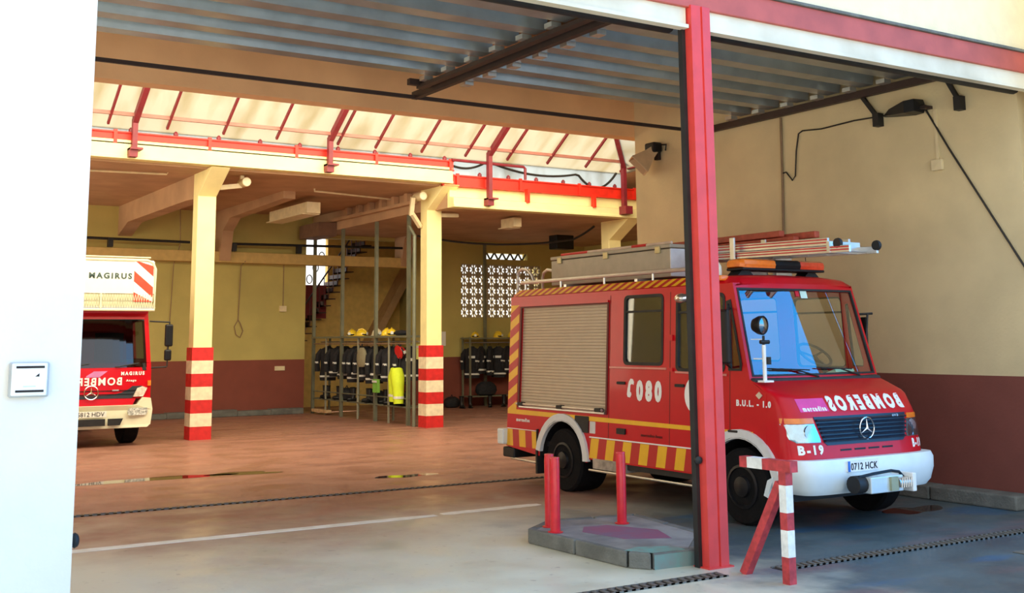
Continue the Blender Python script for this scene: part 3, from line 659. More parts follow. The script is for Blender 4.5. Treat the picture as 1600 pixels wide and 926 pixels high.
# side lettering
tx = lambda y0, z0, slope=0.: (lambda u, v, d: (SX(z0+v)-.005-d, y0-u, z0+v+slope*u))
lettering('fleet_code', 'B.U.L. - 1.0', white, van, tx(9.40, 1.27), .062, .52, bold=.004)
lettering('emergency_number', '080', white, van, tx(11.15, 1.27), .215, .48, bold=.02)
ph = [(0, 0), (.05, -.005), (.075, .03), (.065, .06), (.045, .065), (.05, .15), (.085, .165), (.115, .155), (.125, .19), (.10, .225), (.055, .23), (.02, .19), (-.005, .1), (-.015, .03)]
MB().plate([[(11.32-a*.95, 1.29+b*.98) for a, b in ph]], fside(-1), 0, .005).build('telephone_symbol', white, van)
lettering('maker_text', 'mercadisa', white, van, tx(13.85, .86), .045, .34, bold=.003)
lettering('step_text', 'mercedes-benz', tredd, van, tx(11.05, .83), .035, .4, bold=.001)
em = MB().plate([[(10.03+.23*math.cos(2*PI*i/32), 1.36+.23*math.sin(2*PI*i/32)) for i in range(32)]], fside(-1), 0, .004).build('door_roundel', white, van)
MB().plate([[(10.02+.11*math.cos(2*PI*i/32), 1.38+.12*math.sin(2*PI*i/32)) for i in range(32)]], fside(-1), .004, .006).build('roundel_centre', tred, em)
onside('bonnet_badge', [(9.05, 1.43), (9.0, 1.39), (9.05, 1.35), (9.10, 1.39)], alu, d=(0, .01))
# windscreen and surround
def ws(a, z, d=0.):     # a in -1..1 across
    t = (z-1.56)/(2.62-1.56); w = lerp(1.035, .975, t); return (XC+a*w, lerp(9.20, 9.47, t)-.045*(1-a*a)-d, z)
def ws_ring(a0, z0, z1, n=10):
    p = [ws(lerp(-a0, a0, i/n), z0) for i in range(n)]+[ws(a0, lerp(z0, z1, i/6)) for i in range(6)]+[ws(lerp(a0, -a0, i/n), z1) for i in range(n)]+[ws(-a0, lerp(z1, z0, i/6)) for i in range(6)]
    return p
def framer(o, i, d0, d1, name, m, par=van):
    mv = lambda L, d: [(p[0], p[1]-d, p[2]) for p in L]
    return MB().ring([mv(o, d0), mv(o, d1), mv(i, d1), mv(i, d0)], False).build(name, m, par)
framer(ws_ring(1.0, 1.55, 2.625), ws_ring(.955, 1.59, 2.565), -.04, .012, 'windscreen_surround', tred)
wsg = MB(); n = 12; wsg.ring([[ws(lerp(-.96, .96, i/n), z) for i in range(n+1)] for z in (1.58, 1.9, 2.2, 2.57)], False, 0, False); wsg = wsg.build('windscreen', glass_ws, van, smooth=True)
framer(ws_ring(.96, 1.585, 2.57), ws_ring(.935, 1.605, 2.545), -.01, .018, 'windscreen_rubber', black, wsg)
def wsp(a0, a1, z0, z1, name, m, d=.006): return MB().hexa([ws(a0, z0, d), ws(a1, z0, d), ws(a1, z1, d), ws(a0, z1, d)], [ws(a0, z0, d+.002), ws(a1, z0, d+.002), ws(a1, z1, d+.002), ws(a0, z1, d+.002)]).build(name, m, wsg)
wsp(.02, .13, 2.46, 2.545, 'inspection_sticker', mat('mint_sticker', (.62, .85, .78), .5)); wsp(-.06, .0, 2.48, 2.545, 'inspection_sticker', tred)
for a0, a1, z1 in ((-.02, -.68, 1.66), (.66, .05, 1.66)):
    p0 = Vector(ws(a0, 1.57, .03)); p1 = Vector(ws(lerp(a0, a1, .5), z1-.01, .035)); p2 = Vector(ws(a1, z1, .03))
    MB().tube([p0, p1, p2], .009, 6).tube([p1+(p2-p1)*-.6+Vector((0, 0, .0)), p2+Vector((-.08, 0, .01))], .007, 4).build('wiper', black, van)
# search light on its pole in front of the left pillar
sp_ = MB().tube([(9.02, 9.02, 1.53), (9.02, 9.02, 1.93)], .022, 10).box(8.96, 9.10, 8.97, 9.07, 1.53, 1.55).build('search_light_pole', white, van)
MB().tube([(9.02, 9.02, 1.93), (9.02, 9.02, 2.03)], .014, 8).tube([(8.97, 9.02, 1.96), (9.08, 9.0, 1.96)], .022, 8).tube([(9.06, 9.0, 1.72), (9.06, 9.0, 1.80)], .03, 8).build('pole_clamp', black, sp_)
MB().tube([(8.98, 9.14, 1.78), (9.02, 9.02, 1.78)], .008, 6).build('pole_stay', white, sp_); MB().tube([(8.96, 9.15, 1.99), (9.02, 9.02, 1.99)], .006, 6).build('pole_stay', white, sp_)
hd = MB().lathe([(.02, -.13), (.07, -.11), (.10, -.05), (.105, 0), (.095, .012), (.09, .0)], (9.02, 9.02, 2.14), (.25, -1, -.05), 22).build('search_light', blackpl, van, smooth=True)
MB().lathe([(.09, .0), (.06, .015), (.01, .022)], (9.02, 9.02, 2.14), (.25, -1, -.05), 22).build('search_light_lens', lens, hd, smooth=True)
MB().lathe([(.09, -.002), (.06, -.04), (.01, -.06)], (9.02, 9.02, 2.14), (.25, -1, -.05), 22).build('reflector_bowl', chrome, hd, smooth=True)
# mirrors
m_ = MB().box(8.70, 8.76, 9.24, 9.44, 1.72, 2.32).build('wing_mirror', blackpl, van, bevel=.03)
MB().tube([(8.72, 9.35, 2.28), (SX(2.3), 9.5, 2.34)], .012, 6).tube([(8.72, 9.35, 1.76), (SX(1.7), 9.5, 1.68)], .012, 6).build('mirror_arm', black, m_)
m_ = MB().box(11.15, 11.19, 9.42, 9.52, 1.9, 2.25).build('wing_mirror', blackpl, van, bevel=.03)
MB().tube([(SX(2.3, 1), 9.45, 2.28), (11.2, 9.36, 2.29)], .016, 6).tube([(11.14, 9.38, 2.29), (SX(1.9, 1), 9.32, 1.85)], .014, 6).build('mirror_arm', black, m_)
MB().ell((8.86, 10.15, 2.47), (.07, .11, .06)).build('wide_angle_mirror', chrome, van, smooth=True)
# bumper
B = []
for z, w, f, bk in ((.39, .98, 8.44, 8.78), (.45, 1.04, 8.40, 8.84), (.58, 1.075, 8.37, 8.86), (.69, 1.08, 8.37, 8.86), (.745, 1.065, 8.40, 8.84)):
    r = []
    for i in range(33):
        a = PI*i/32; cx = math.cos(PI-a); q = math.sin(a); r.append((XC+w*math.copysign(abs(cx)**(2/6.), cx), bk-(bk-f)*(q**(2/6.)), z))
    r += [(p[0]*.96+XC*.04, min(p[1]+.09, 8.88), z) for p in reversed(r)]; B.append(r)
bp = MB().ring(B).build('front_bumper', wht_bump, van, smooth=True)
MB().prism([(8.82, .56), (8.90, .52), (8.96, .36), (8.90, .34)], 0, XC-1.12, XC-1.02).build('bumper_end_flap', wht_bump, bp)
pl = MB().box(XC-.50, XC-.02, 8.352, 8.372, .615, .725).build('number_plate', mat('plate_white', (.86, .90, .92), .4), bp)
MB().box(XC-.50, XC-.465, 8.349, 8.353, .617, .723).build('plate_band', mat('plate_blue', (.03, .16, .60), .4), pl)
lettering('plate_number', '0712 HCK', black, pl, lambda u, v, d: (XC-.455+u, 8.350-d, .633+v), .07, .41, bold=.001)
# winch
wn = MB().box(XC-.42, XC+.08, 8.13, 8.36, .41, .575).build('winch', mat('winch_pale_metal', (.72, .82, .85), .3, .3), van, bevel=.01)
MB().tube([(XC-.55, 8.25, .50), (XC-.42, 8.25, .50)], .09, 16).build('winch_motor', black, wn, smooth=True)
MB().tube([(XC-.50, 8.22, .575), (XC-.3, 8.2, .60), (XC-.02, 8.2, .615), (XC+.08, 8.18, .60), (XC+.15, 8.16, .52)], .016, 8).build('winch_cable', blackpl, wn)
d_ = MB().tube([(XC-.02, 8.14, .50), (XC+.17, 8.14, .50)], .055, 14)
for i in range(5): d_.tube([(XC+.0+i*.035, 8.09, .45), (XC+.02+i*.035, 8.09, .55)], .010, 6)
d_.build('winch_drum', alu, wn, smooth=True)
MB().box(XC-.14, XC-.03, 8.10, 8.13, .425, .565).build('winch_label', mat('winch_olive_label', (.35, .38, .25), .5), wn)
MB().box(XC+.17, XC+.23, 8.08, 8.36, .40, .59).build('winch_bracket', white, wn, bevel=.01)
# roof gear belonging to the van
MB().box(8.99, 9.12, 9.62, 9.76, 2.655, 2.72).build('marker_lamp', amber, van, bevel=.02)
MB().lathe([(.05, 0), (.055, .06), (.05, .12), (.02, .17)], (9.20, 9.90, 2.72), seg=14).build('roof_vent', mat('cream_vent', (.8, .78, .62), .5), van, smooth=True)
Y0 = 9.80
lb = MB().prism([(Y0-.14, 2.79), (Y0+.14, 2.79), (Y0+.14, 2.82), (Y0-.14, 2.82)], 0, 9.38, 10.74).build('light_bar', blackpl, van, bevel=.01)
def lbseg(x0, x1, m, nm, e0=0, e1=0):
    pf = [(-.14, 2.82), (-.155, 2.86), (-.14, 2.905), (-.10, 2.925), (.10, 2.925), (.14, 2.905), (.155, 2.86), (.14, 2.82)]
    R = [];
    for x, k in ((x0, .7 if e0 else 1), (x0+.04, 1), (x1-.04, 1), (x1, .7 if e1 else 1)): R.append([(x, Y0+a*k, 2.86+(b-2.86)*k) for a, b in pf])
    return MB().ring(R).build(nm, m, lb, smooth=True)
lbseg(9.36, 9.90, amber, 'amber_lens', 1, 0); lbseg(9.90, 10.32, blackpl, 'speaker_section'); lbseg(10.32, 10.76, redlens, 'red_lens', 0, 1)
for x in (9.5, 10.6): MB().prism([(x-.14, 2.72), (x+.14, 2.72), (x+.05, 2.80), (x-.05, 2.80)], 1, Y0-.06, Y0+.12).build('bar_foot', black, lb)
an = MB().tube([(10.95, 10.15, 2.70), (10.95, 10.15, 2.84)], .018, 8).tube([(10.95, 10.15, 2.84), (10.95, 10.16, 3.25)], .005, 6).build('antenna', black, van)
hr = MB().tube([(9.14, 14.0, 2.83), (9.14, 10.6, 2.83), (9.14, 10.35, 2.83)], .026, 8).build('roof_handrail', alu, van, smooth=True)
for y in (13.9, 13.0, 12.0, 11.0): MB().tube([(9.14, y, 2.70), (9.14, y, 2.83)], .014, 6).build('rail_post', alu, hr)
def hoop(x):
    return MB().tube([(x, 14.16, 2.55), (x, 14.16, 2.93), (x+.0, 14.13, 3.0), (x, 14.03, 3.04), (x, 13.90, 3.02), (x, 13.78, 2.94), (x, 13.72, 2.84)], .022, 8).build('ladder_hoop', alu, van, smooth=True)
hoop(9.17); hoop(9.62)
for z in (.8, 1.15, 1.5, 1.85, 2.2, 2.5): pass
MB().tube([(9.17, 14.16, .75), (9.17, 14.16, 2.55)], .018, 6).tube([(9.62, 14.16, .75), (9.62, 14.16, 2.55)], .018, 6).build('rear_ladder_stile', alu, van)
# ---- things carried on the roof
t = thing('roof_box', 'long grey-brown aluminium box lying on the van roof', 'storage box', (9.62, 12.35, 2.76))
MB().box(9.45, 9.84, 11.02, 13.68, 2.78, 3.14).build('box_body', grey_box, t, bevel=.01)
MB().box(9.44, 9.85, 11.01, 13.69, 3.15, 3.20).build('box_lid', grey_box, t, bevel=.012)
MB().box(9.445, 9.845, 11.005, 11.02, 2.79, 3.14).build('box_end_plate', mat('pale_aluminium_end', (.70, .72, .74), .5, .2, var=.1), t)
for y in (13.45, 12.35, 11.25): MB().box(9.425, 9.45, y-.05, y+.05, 3.09, 3.18).build('latch', mat('brass_latch', (.5, .42, .22), .4, .5), t, bevel=.006)
tag(MB().tube([(9.55, 13.55, 3.225), (9.55, 12.9, 3.225)], .022, 8, mi=0).tube([(9.55, 12.9, 3.225), (9.55, 11.9, 3.225)], .021, 8, mi=1).tube([(9.55, 11.9, 3.225), (9.55, 11.6, 3.225)], .024, 8, mi=0).tube([(9.55, 11.6, 3.225), (9.55, 11.1, 3.225)], .02, 8, mi=1).build('striped_pole', [mat('pole_red', (.72, .03, .03), .5), mat('pole_pale', (.80, .62, .48), .5)], smooth=True), 'thin red and pale pole lying on top of the grey roof box', 'pole')
for x, y in ((9.7, 11.6), (9.7, 13.2), (10.2, 11.6), (10.2, 10.2), (10.65, 12.0), (10.65, 10.3)):
    MB().box(x-.35 if x < 10 else x-.25, x+.22, y-.03, y+.03, 2.735, 2.78).build('roof_bar', alu, van)
LX0, LX1 = 9.93, 10.38
def ladder(x0, x1, y0, y1, z0, z1, label, par=None):
    dz = lambda y, z: z-.020*(11-y)  # droops slightly towards the front
    for x in (x0, x1):
        r_ = MB(); h = z1-z0
        r_.hexa([(x-.018, y0, dz(y0, z0)), (x+.018, y0, dz(y0, z0)), (x+.018, y0, dz(y0, z1)), (x-.018, y0, dz(y0, z1))], [(x-.018, y1, dz(y1, z0)), (x+.018, y1, dz(y1, z0)), (x+.018, y1, dz(y1, z1)), (x-.018, y1, dz(y1, z1))])
        o = r_.build('stile', alu, par, bevel=.004)
        q = MB(); s = -1 if x == x0 else 1
        for k in (.30, .68): q.hexa([(x+s*.019, y0, dz(y0, z0+h*k)), (x+s*.021, y0, dz(y0, z0+h*k)), (x+s*.021, y0, dz(y0, z0+h*k+.016)), (x+s*.019, y0, dz(y0, z0+h*k+.016))], [(x+s*.019, y1, dz(y1, z0+h*k)), (x+s*.021, y1, dz(y1, z0+h*k)), (x+s*.021, y1, dz(y1, z0+h*k+.016)), (x+s*.019, y1, dz(y1, z0+h*k+.016))])
        q.build('stile_stripe', ladder_red, o)
    y = y0+.15
    while y < y1:
        MB().tube([(x0, y, dz(y, (z0+z1)/2-.02)), (x1, y, dz(y, (z0+z1)/2-.02))], .015, 6).build('rung', alu, par); y += .29
t = thing('extension_ladder', 'aluminium extension ladder with red stripes on the van roof', 'ladder', (10.15, 10.6, 2.78))
ladder(LX0, LX1, 8.55, 12.6, 2.99, 3.07, '', t); ladder(LX0+.05, LX1-.05, 8.9, 12.6, 3.08, 3.17, '', t)
for x, y, z in ((LX0+.0, 8.72, 3.05), (LX1, 8.56, 3.03)):
    w_ = MB().lathe([(.055, -.02), (.06, 0), (.055, .02), (.02, .022)], (x, y, z+.0), (1, 0, 0), 16).build('end_wheel', black, t, smooth=True)
MB().box(LX0-.03, LX1+.03, 8.82, 8.86, 2.95, 3.08).build('end_bracket', alu, t)
for y in (10.35, 12.3): MB().box(LX0-.06, LX0-.03, y-.04, y+.04, 2.78, 3.24).box(LX1+.03, LX1+.06, y-.04, y+.04, 2.78, 3.24).box(LX0-.06, LX1+.06, y-.04, y+.04, 2.78, 2.95).build('ladder_cradle', alu, van, bevel=.008)
for i, (x, y0, y1, z, lb__) in enumerate(((10.62, 10.22, 13.2, 3.31, 'upper red-brown wooden beam on the van roof behind the ladder'), (10.74, 9.75, 13.2, 3.27, 'longest red-brown wooden beam on the van roof, ending above the light bar'), (10.62, 9.98, 13.2, 3.22, 'lower red-brown wooden beam on the van roof, under the others'))):
    MBx = MB().box(x-.045, x+.045, y0, y1, z-.04, z+.04); tag(MBx.build('roof_beam', mat('red_wood_%d' % i, (.48, .085, .045), .55, var=.15, scale=12), bevel=.01), lb__, 'beam', 'red-brown beams on the van roof')
for y in (10.3, 12.6): MB().box(10.54, 10.82, y-.03, y+.03, 2.76, 3.18).build('beam_cradle', alu, van)
# ================================================================== LADDER TRUCK ON THE LEFT
MC = 5.02; MY = 22.9
mg = thing('ladder_truck', 'red and cream ladder truck parked at the back left, half hidden by the white wall', 'fire engine', (MC, 25.5, 0))
mcream = mat('truck_cream_paint', (.82, .80, .58), .4, var=.03)
def mw(z): return 1.16 if z < 1.5 else lerp(1.16, 1.08, (z-1.5)/1.1)
def mfront(x, z, d=0.):
    a = abs(x-MC)/mw(z); t = max(0, (z-1.45)/1.1)
    return MY+.07*min(a, 1)**4+t*.10-d
R = []
for z in (.92, 1.2, 1.45, 1.6): R.append([(MC-mw(z), MY+1.9, z), (MC-mw(z), mfront(MC-mw(z), z)+.05, z)]+[(MC+mw(z)*(k/8.), mfront(MC+mw(z)*(k/8.), z), z) for k in range(-8, 9)]+[(MC+mw(z), mfront(MC+mw(z), z)+.05, z), (MC+mw(z), MY+1.9, z)])
cabm = MB().ring(R).build('cab_lower', tred, mg, smooth=True)
def mpost(x0, x1, z0=1.6, z1=2.5):
    return [(x0, z0), (x1, z0), (x1, z1), (x0, z1)]
mb = MB()
mb.plate([[(MC-1.15, 1.6), (MC+1.15, 1.6), (MC+1.08, 2.62), (MC-1.08, 2.62)], [(MC-1.03, 1.62), (MC-.98, 2.44), (MC+.98, 2.44), (MC+1.03, 1.62)]], lambda u, v, d: (u, mfront(u, v)+d, v), 0, .08)
for s in (-1, 1):
    mb.plate([[(MY+.12, 1.6), (MY+1.9, 1.6), (MY+1.9, 2.62), (MY+.2, 2.62)], [(MY+.25, 1.68), (MY+.30, 2.42), (MY+1.2, 2.42), (MY+1.2, 1.68)]], lambda u, v, d, s=s: (MC+s*(mw(v)-d), u, v), 0, .05)
mb.box(MC-1.08, MC+1.08, MY+.15, MY+1.9, 2.58, 2.66).box(MC-1.1, MC+1.1, MY+1.85, MY+1.9, .9, 2.6)
mb.build('cab_upper', tred, mg)
gm = MB().ring([[(x, mfront(x, z, .004), z) for x in [MC+mw(z)*.92*k/8 for k in range(-8, 9)]] for z in (1.52, 1.62, 2.0, 2.45)], False, 0, False).build('windscreen', glass_dark, mg)
MB().plate([[(MC-1.06, 1.46), (MC+1.06, 1.46), (MC+1.03, 1.60), (MC-1.03, 1.60)]], lambda u, v, d: (u, mfront(u, v)-d, v), 0, .012).plate([[(MC-1.0, 2.43), (MC+1.0, 2.43), (MC+1.0, 2.46), (MC-1.0, 2.46)]], lambda u, v, d: (u, mfront(u, v)-d, v), 0, .012).build('windscreen_rubber', black, gm)
for a0, a1 in ((-.5, -.05), (.45, .9)): MB().tube([(MC+a0, mfront(MC+a0, 1.55, .03), 1.53), (MC+a1, mfront(MC+a1, 1.6, .03), 1.60)], .012, 6).build('wiper', black, mg)
MB().box(MC+.62, MC+.86, MY+.2, MY+.35, 1.62, 1.67).build('dashboard_object', mat('teal_object', (.05, .28, .22), .5), mg); MB().box(MC-1.0, MC+1.0, MY+.25, MY+.6, 1.45, 1.6).box(MC-.9, MC-.4, MY+.9, MY+1.2, 1.4, 2.2).box(MC+.3, MC+.8, MY+.9, MY+1.2, 1.4, 2.2).build('cab_interior', dark_int, mg)
mf = lambda u, v, d: (u, mfront(u, v)-d, v)
gr = MB().plate([[(MC-.78, .93), (MC+.78, .93), (MC+.98, 1.16), (MC-.98, 1.16)]], mf, 0, .02).build('grille', mat('dark_grille', (.03, .032, .038), .4), mg)
MB().plate([[(MC-.9, 1.00), (MC+.9, 1.00), (MC+.9, 1.015), (MC-.9, 1.015)]], mf, .02, .035).plate([[(MC-.9, 1.07), (MC+.9, 1.07), (MC+.9, 1.085), (MC-.9, 1.085)]], mf, .02, .035).build('grille_bar', blackpl, gr)
star((MC, MY-.05, 1.05), .13, gr)
MB().plate([[(MC+.40, 1.075), (MC+.52, 1.075), (MC+.52, 1.10), (MC+.40, 1.10)]], mf, .02, .03).build('model_badge', alu, gr)
MB().plate([[(MC-.8, .80), (MC+.8, .80), (MC+.86, .92), (MC-.86, .92)]], mf, .0, .03).build('lower_grille_panel', tred, mg)
bmx = MB(); P_ = [(-1.17, .26), (-.96, .76), (-1.17, .80)]
bmx.plate([[(MC-1.17, .42), (MC-1.1, .36), (MC+1.1, .36), (MC+1.17, .42), (MC+1.20, .70), (MC+1.16, .92), (MC+.98, .94), (MC+.88, .80), (MC-.88, .80), (MC-.98, .94), (MC-1.16, .92), (MC-1.20, .70)]], mf, -.5, .06)
bmx = bmx.build('bumper', mcream, mg, bevel=.01)
MB().plate([[(MC-.55, .42), (MC+.28, .42), (MC+.28, .55), (MC-.55, .55)]], mf, .05, .065).build('bumper_intake', black, bmx); MB().plate([[(MC+.33, .42), (MC+.56, .42), (MC+.62, .55), (MC+.33, .55)]], mf, .05, .065).build('bumper_intake', black, bmx)
for s in (-1, 1):
    MB().plate([[(MC+s*.72, .60), (MC+s*1.05, .60), (MC+s*1.10, .66), (MC+s*1.08, .74), (MC+s*.74, .74), (MC+s*.69, .68)]], mf, .05, .075).build('fog_lamp', mat('fog_reflector_%d' % (s+1), (.85, .86, .80), .25, .0, col2=(.22, .24, .22), scale=30), bmx)
    h = MB().plate([[(MC+s*.80, .955), (MC+s*1.0, .955), (MC+s*1.08, 1.12), (MC+s*.98, 1.15), (MC+s*.88, 1.12)]], mf, .02, .05).build('headlamp', mat('headlamp_%d' % (s+1), (.88, .82, .70), .2, .0, col2=(.6, .5, .4), scale=20), mg)
    MB().box(MC+s*1.12-.03, MC+s*1.12+.03, MY+.02, MY+.1, 1.16, 1.26).build('turn_signal', amber, mg)
pl = MB().box(MC-.26, MC+.30, MY-.072, MY-.058, .585, .70).build('number_plate', mat('plate_cream', (.80, .80, .72), .4), bmx)
lettering('plate_number', '5812 HDV', blackpl, pl, lambda u, v, d: (MC-.24+u, MY-.074-d, .605+v), .08, .50, bold=.0)
MB().plate([[(MC-.9, 1.34), (MC+.15, 1.34), (MC+.30, 1.455), (MC-.9, 1.455)]], mf, 0, .006).build('sponsor_sticker', mat('lilac_sticker', (.62, .22, .48), .5), mg)
lettering('hood_lettering', 'BOMBEROS', white, mg, lambda u, v, d: mf(MC-.56+u, 1.19+v, .012+d), .14, 1.14, bold=.006, mirror=True)
lettering('maker_lettering', 'MAGIRUS', white, mg, lambda u, v, d: mf(MC+.56+u, 1.375+v, .01+d), .062, .46, bold=.005)
lettering('model_lettering', 'Atego', white, mg, lambda u, v, d: mf(MC+.66+u, 1.25+v, .01+d), .04, .20, bold=.002)
mr = MB().tube([(MC+1.1, MY+.1, 2.42), (MC+1.48, MY-.02, 2.40)], .018, 6).tube([(MC+1.14, MY+.1, 1.50), (MC+1.44, MY-.02, 1.52)], .018, 6).tube([(MC+1.44, MY-.02, 1.52), (MC+1.47, MY-.02, 2.40)], .014, 6).build('mirror_arm', black, mg)
MB().box(MC+1.38, MC+1.54, MY-.06, MY+.02, 1.92, 2.36).build('wing_mirror', blackpl, mr, bevel=.03); MB().box(MC+1.38, MC+1.52, MY-.06, MY+.02, 1.64, 1.86).build('kerb_mirror', blackpl, mr, bevel=.03)
for x0 in (MC-1.10, MC+.80): 
    for y in (MY+1.0, MY+5.0): wheel(x0, x0+.30, y, .46, mg, -1 if x0 < MC else 1)
MB().box(MC-.45, MC-.35, MY+.2, MY+6.6, .5, .75).box(MC+.35, MC+.45, MY+.2, MY+6.6, .5, .75).box(MC-.9, MC+.9, MY+.92, MY+1.08, .4, .52).box(MC-.9, MC+.9, MY+4.92, MY+5.08, .4, .52).box(MC-1.1, MC+1.1, MY+1.5, MY+1.9, .5, .95).build('chassis', black, mg)
MB().box(MC-1.15, MC+1.15, MY+2.0, MY+6.8, .95, 1.55).build('rear_deck', tred, mg, bevel=.02)
MB().lathe([(.55, 0), (.55, .35), (.4, .4), (.4, 1.1)], (MC, MY+5.0, 1.55), seg=20).build('turntable', mcream, mg, smooth=True)
lm = MB()
for s in (-.38, .38):
    for z in (2.72, 3.12): lm.bar((MC+s, MY+.7, z), (MC+s, MY+6.6, z), .07, .06)
    for k in range(14): lm.bar((MC+s, MY+.8+k*.42, 2.72), (MC+s, MY+1.0+k*.42, 3.12), .03, .04)
for k in range(18): lm.tube([(MC-.38, MY+.8+k*.32, 2.75), (MC+.38, MY+.8+k*.32, 2.75)], .018, 6)
lm.build('turntable_ladder', alu, mg)
# rescue cage over the cab
CY = MY-.05
cg = MB(); cg.plate([[(MC-1.12, 2.96), (MC+1.12, 2.96), (MC+1.12, 3.60), (MC-1.12, 3.60)]], lambda u, v, d: (u, CY+d, v), 0, .03).build('cage_front_panel', mcream, mg)
cgp = bpy.data.objects['cage_front_panel']; cgp.data.materials[0] = mat('cage_white_panel', (.92, .90, .78), .4, var=.02)
lettering('maker_lettering', 'MAGIRUS', mat('dark_green_grey_lettering', (.05, .09, .08), .5), cgp, lambda u, v, d: (MC-.14+u, CY-.003-d, 3.25+v), .105, .82, bold=.006)
mb = MB()
n = 6
for i in range(-2, n+1):
    a = 2.98+i*.21; q = []
    x0, x1 = MC+.72, MC+1.10
    def clp(x, z): return (x, CY-.004, min(max(z, 2.80), 3.62))
    p = [clp(x0, a+.22), clp(x1, a-.10), clp(x1, a+.11), clp(x0, a+.43)]
    if p[0][2] == p[3][2] and p[1][2] == p[2][2]: continue
    mb.add(p, [(0, 1, 2, 3)], (i) % 2)
mb.build('warning_stripes', [mat('stripe_orange_red', (.80, .07, .03), .4), white], cgp)
MB().tube([(MC-1.14, CY, 3.62), (MC+.98, CY, 3.62), (MC+1.08, CY, 3.58), (MC+1.14, CY, 3.45), (MC+1.14, CY, 2.64), (MC-1.14, CY, 2.64), (MC-1.14, CY, 3.62)], .028, 8).tube([(MC-1.1, CY+.05, 3.68), (MC+1.05, CY+.05, 3.68)], .015, 6).tube([(MC-1.14, CY+.95, 3.62), (MC+1.14, CY+.95, 3.62), (MC+1.14, CY+.95, 2.64), (MC-1.14, CY+.95, 2.64)], .028, 8).build('cage_tubes', mcream, mg, smooth=True)
MB().box(MC-1.14, MC+1.14, CY, CY+.95, 2.66, 2.70).build('cage_floor', alu, mg)
ml = MB()
for i in range(46): ml.bar((MC-1.1+i*.049, CY-.005, 2.67), (MC-1.1+i*.049+.05, CY-.005, 2.95), .008, .01, (0, 1, 0)); ml.bar((MC-1.1+i*.049+.05, CY-.005, 2.67), (MC-1.1+i*.049, CY-.005, 2.95), .008, .01, (0, 1, 0))
ml.build('cage_mesh', mcream, mg); MB().box(MC-1.1, MC+1.1, CY+.02, CY+.03, 2.66, 2.95).build('cage_toe_board', mat('dull_cream_board', (.62, .60, .42), .6), mg)
MB().bar((MC+.1, CY-.01, 2.66), (MC+.1, CY-.01, 2.96), .03, .02, (0, 1, 0)).build('cage_post', mcream, mg)
# ================================================================== FOREGROUND
isl = thing('traffic_island', 'low concrete island holding the red bollards beside the red door post', 'island', (7.0, 9.0, 0))
top = [(6.47, 9.68), (6.52, 8.27), (6.62, 8.12), (7.05, 8.09), (7.62, 8.62), (7.82, 9.85), (6.92, 10.0)]
o2 = [(6.40, 9.75), (6.45, 8.22), (6.58, 8.03), (7.09, 8.0), (7.72, 8.58), (7.93, 9.95), (6.90, 10.12)]
MB().prism(top, 2, .0, .136).build('infill_slab', mat('island_infill', (.34, .32, .29), .85, col2=(.20, .19, .18), scale=3, bump=.3), isl)
MB().add([(6.60, 8.027, .0), (7.05, 7.995, .0), (7.05, 7.995, .125), (6.60, 8.027, .125)], [(0, 1, 2, 3)]).build('teal_paint', mat('teal_splash', (.16, .30, .27), .7, col2=(.20, .24, .22), scale=9), isl)
for i in range(len(o2)):
    a, b = Vector(o2[i]), Vector(o2[(i+1) % len(o2)]); c, d = Vector(top[i]), Vector(top[(i+1) % len(o2)])
    n = max(1, round((b-a).length/.62))
    for k in range(n):
        g_ = .012/(b-a).length; t0, t1 = k/n+g_, (k+1)/n-g_
        MB().prism([a.lerp(b, t0), a.lerp(b, t1), c.lerp(d, t1), c.lerp(d, t0)], 2, 0, .14).build('kerb_stone', concrete, isl, bevel=.012)
MB().prism([(6.46, 8.28), (6.60, 8.05), (6.95, 8.02), (6.97, 8.22), (6.66, 8.36)], 2, .1405, .1415).build('teal_stain', mat('faded_teal_paint', (.16, .42, .38), .7, col2=(.22, .26, .23), scale=7), isl)
MB().prism([(6.75, 9.3), (6.85, 8.75), (7.25, 8.55), (7.45, 9.0), (7.2, 9.5), (6.95, 9.55)], 2, .136, .138).build('paint_stain', mat('faded_magenta_paint', (.30, .10, .16), .7, col2=(.22, .14, .20), scale=4), isl)
bl = thing('bollard', 'red round bollard at the near left corner of the island', 'bollard', (6.52, 9.43, .138), 'red bollards on the island')
brm = mat('bollard_red', (.72, .012, .025), .3, var=.08, scale=12, coat=.3)
MB().lathe([(.05, 0), (.05, .66), (.046, .70), (.05, .702), (.047, .715), (.01, .72)], (0, 0, 0), seg=18).build('tube', brm, bl, world=False, smooth=True)
MB().lathe([(.075, 0), (.075, .008), (.052, .012)], (0, 0, 0), seg=18).build('foot_ring', brm, bl, world=False)
dup(bl, (6.66, 9.73, .138), label='red round bollard just behind the near left one, mostly hidden by it')
dup(bl, (7.39, 9.49, .138), label='red round bollard standing alone at the right of the island')
# guard barrier by the post
br_ = thing('guard_barrier', 'red and white square tube barrier in front of the red door post', 'barrier', (7.15, 6.97, 0))
br_red = mat('barrier_red', (.50, .045, .05), .5, var=.25, scale=14); br_w = mat('barrier_white', (.84, .84, .80), .55, var=.12, scale=14)
p = MB(); zz = [0, .215, .43, .57, .79, .90]; 
for i, (a, b) in enumerate(zip(zz, zz[1:])): p.box(7.115, 7.195, 6.93, 7.01, a, b, 1 if i in (1, 3) else 0)
p.build('upright', [br_red, br_w], br_)
p = MB()
for y0, y1, mi in ((6.87, 7.19, 0), (7.19, 7.37, 1), (7.37, 7.46, 0)): p.box(7.11, 7.20, y0, y1, .90, .99, mi)
p.build('top_bar', [br_red, br_w], br_)
MB().bar((7.155, 7.48, .0), (7.155, 7.02, .80), .075, .075).build('brace', br_red, br_)
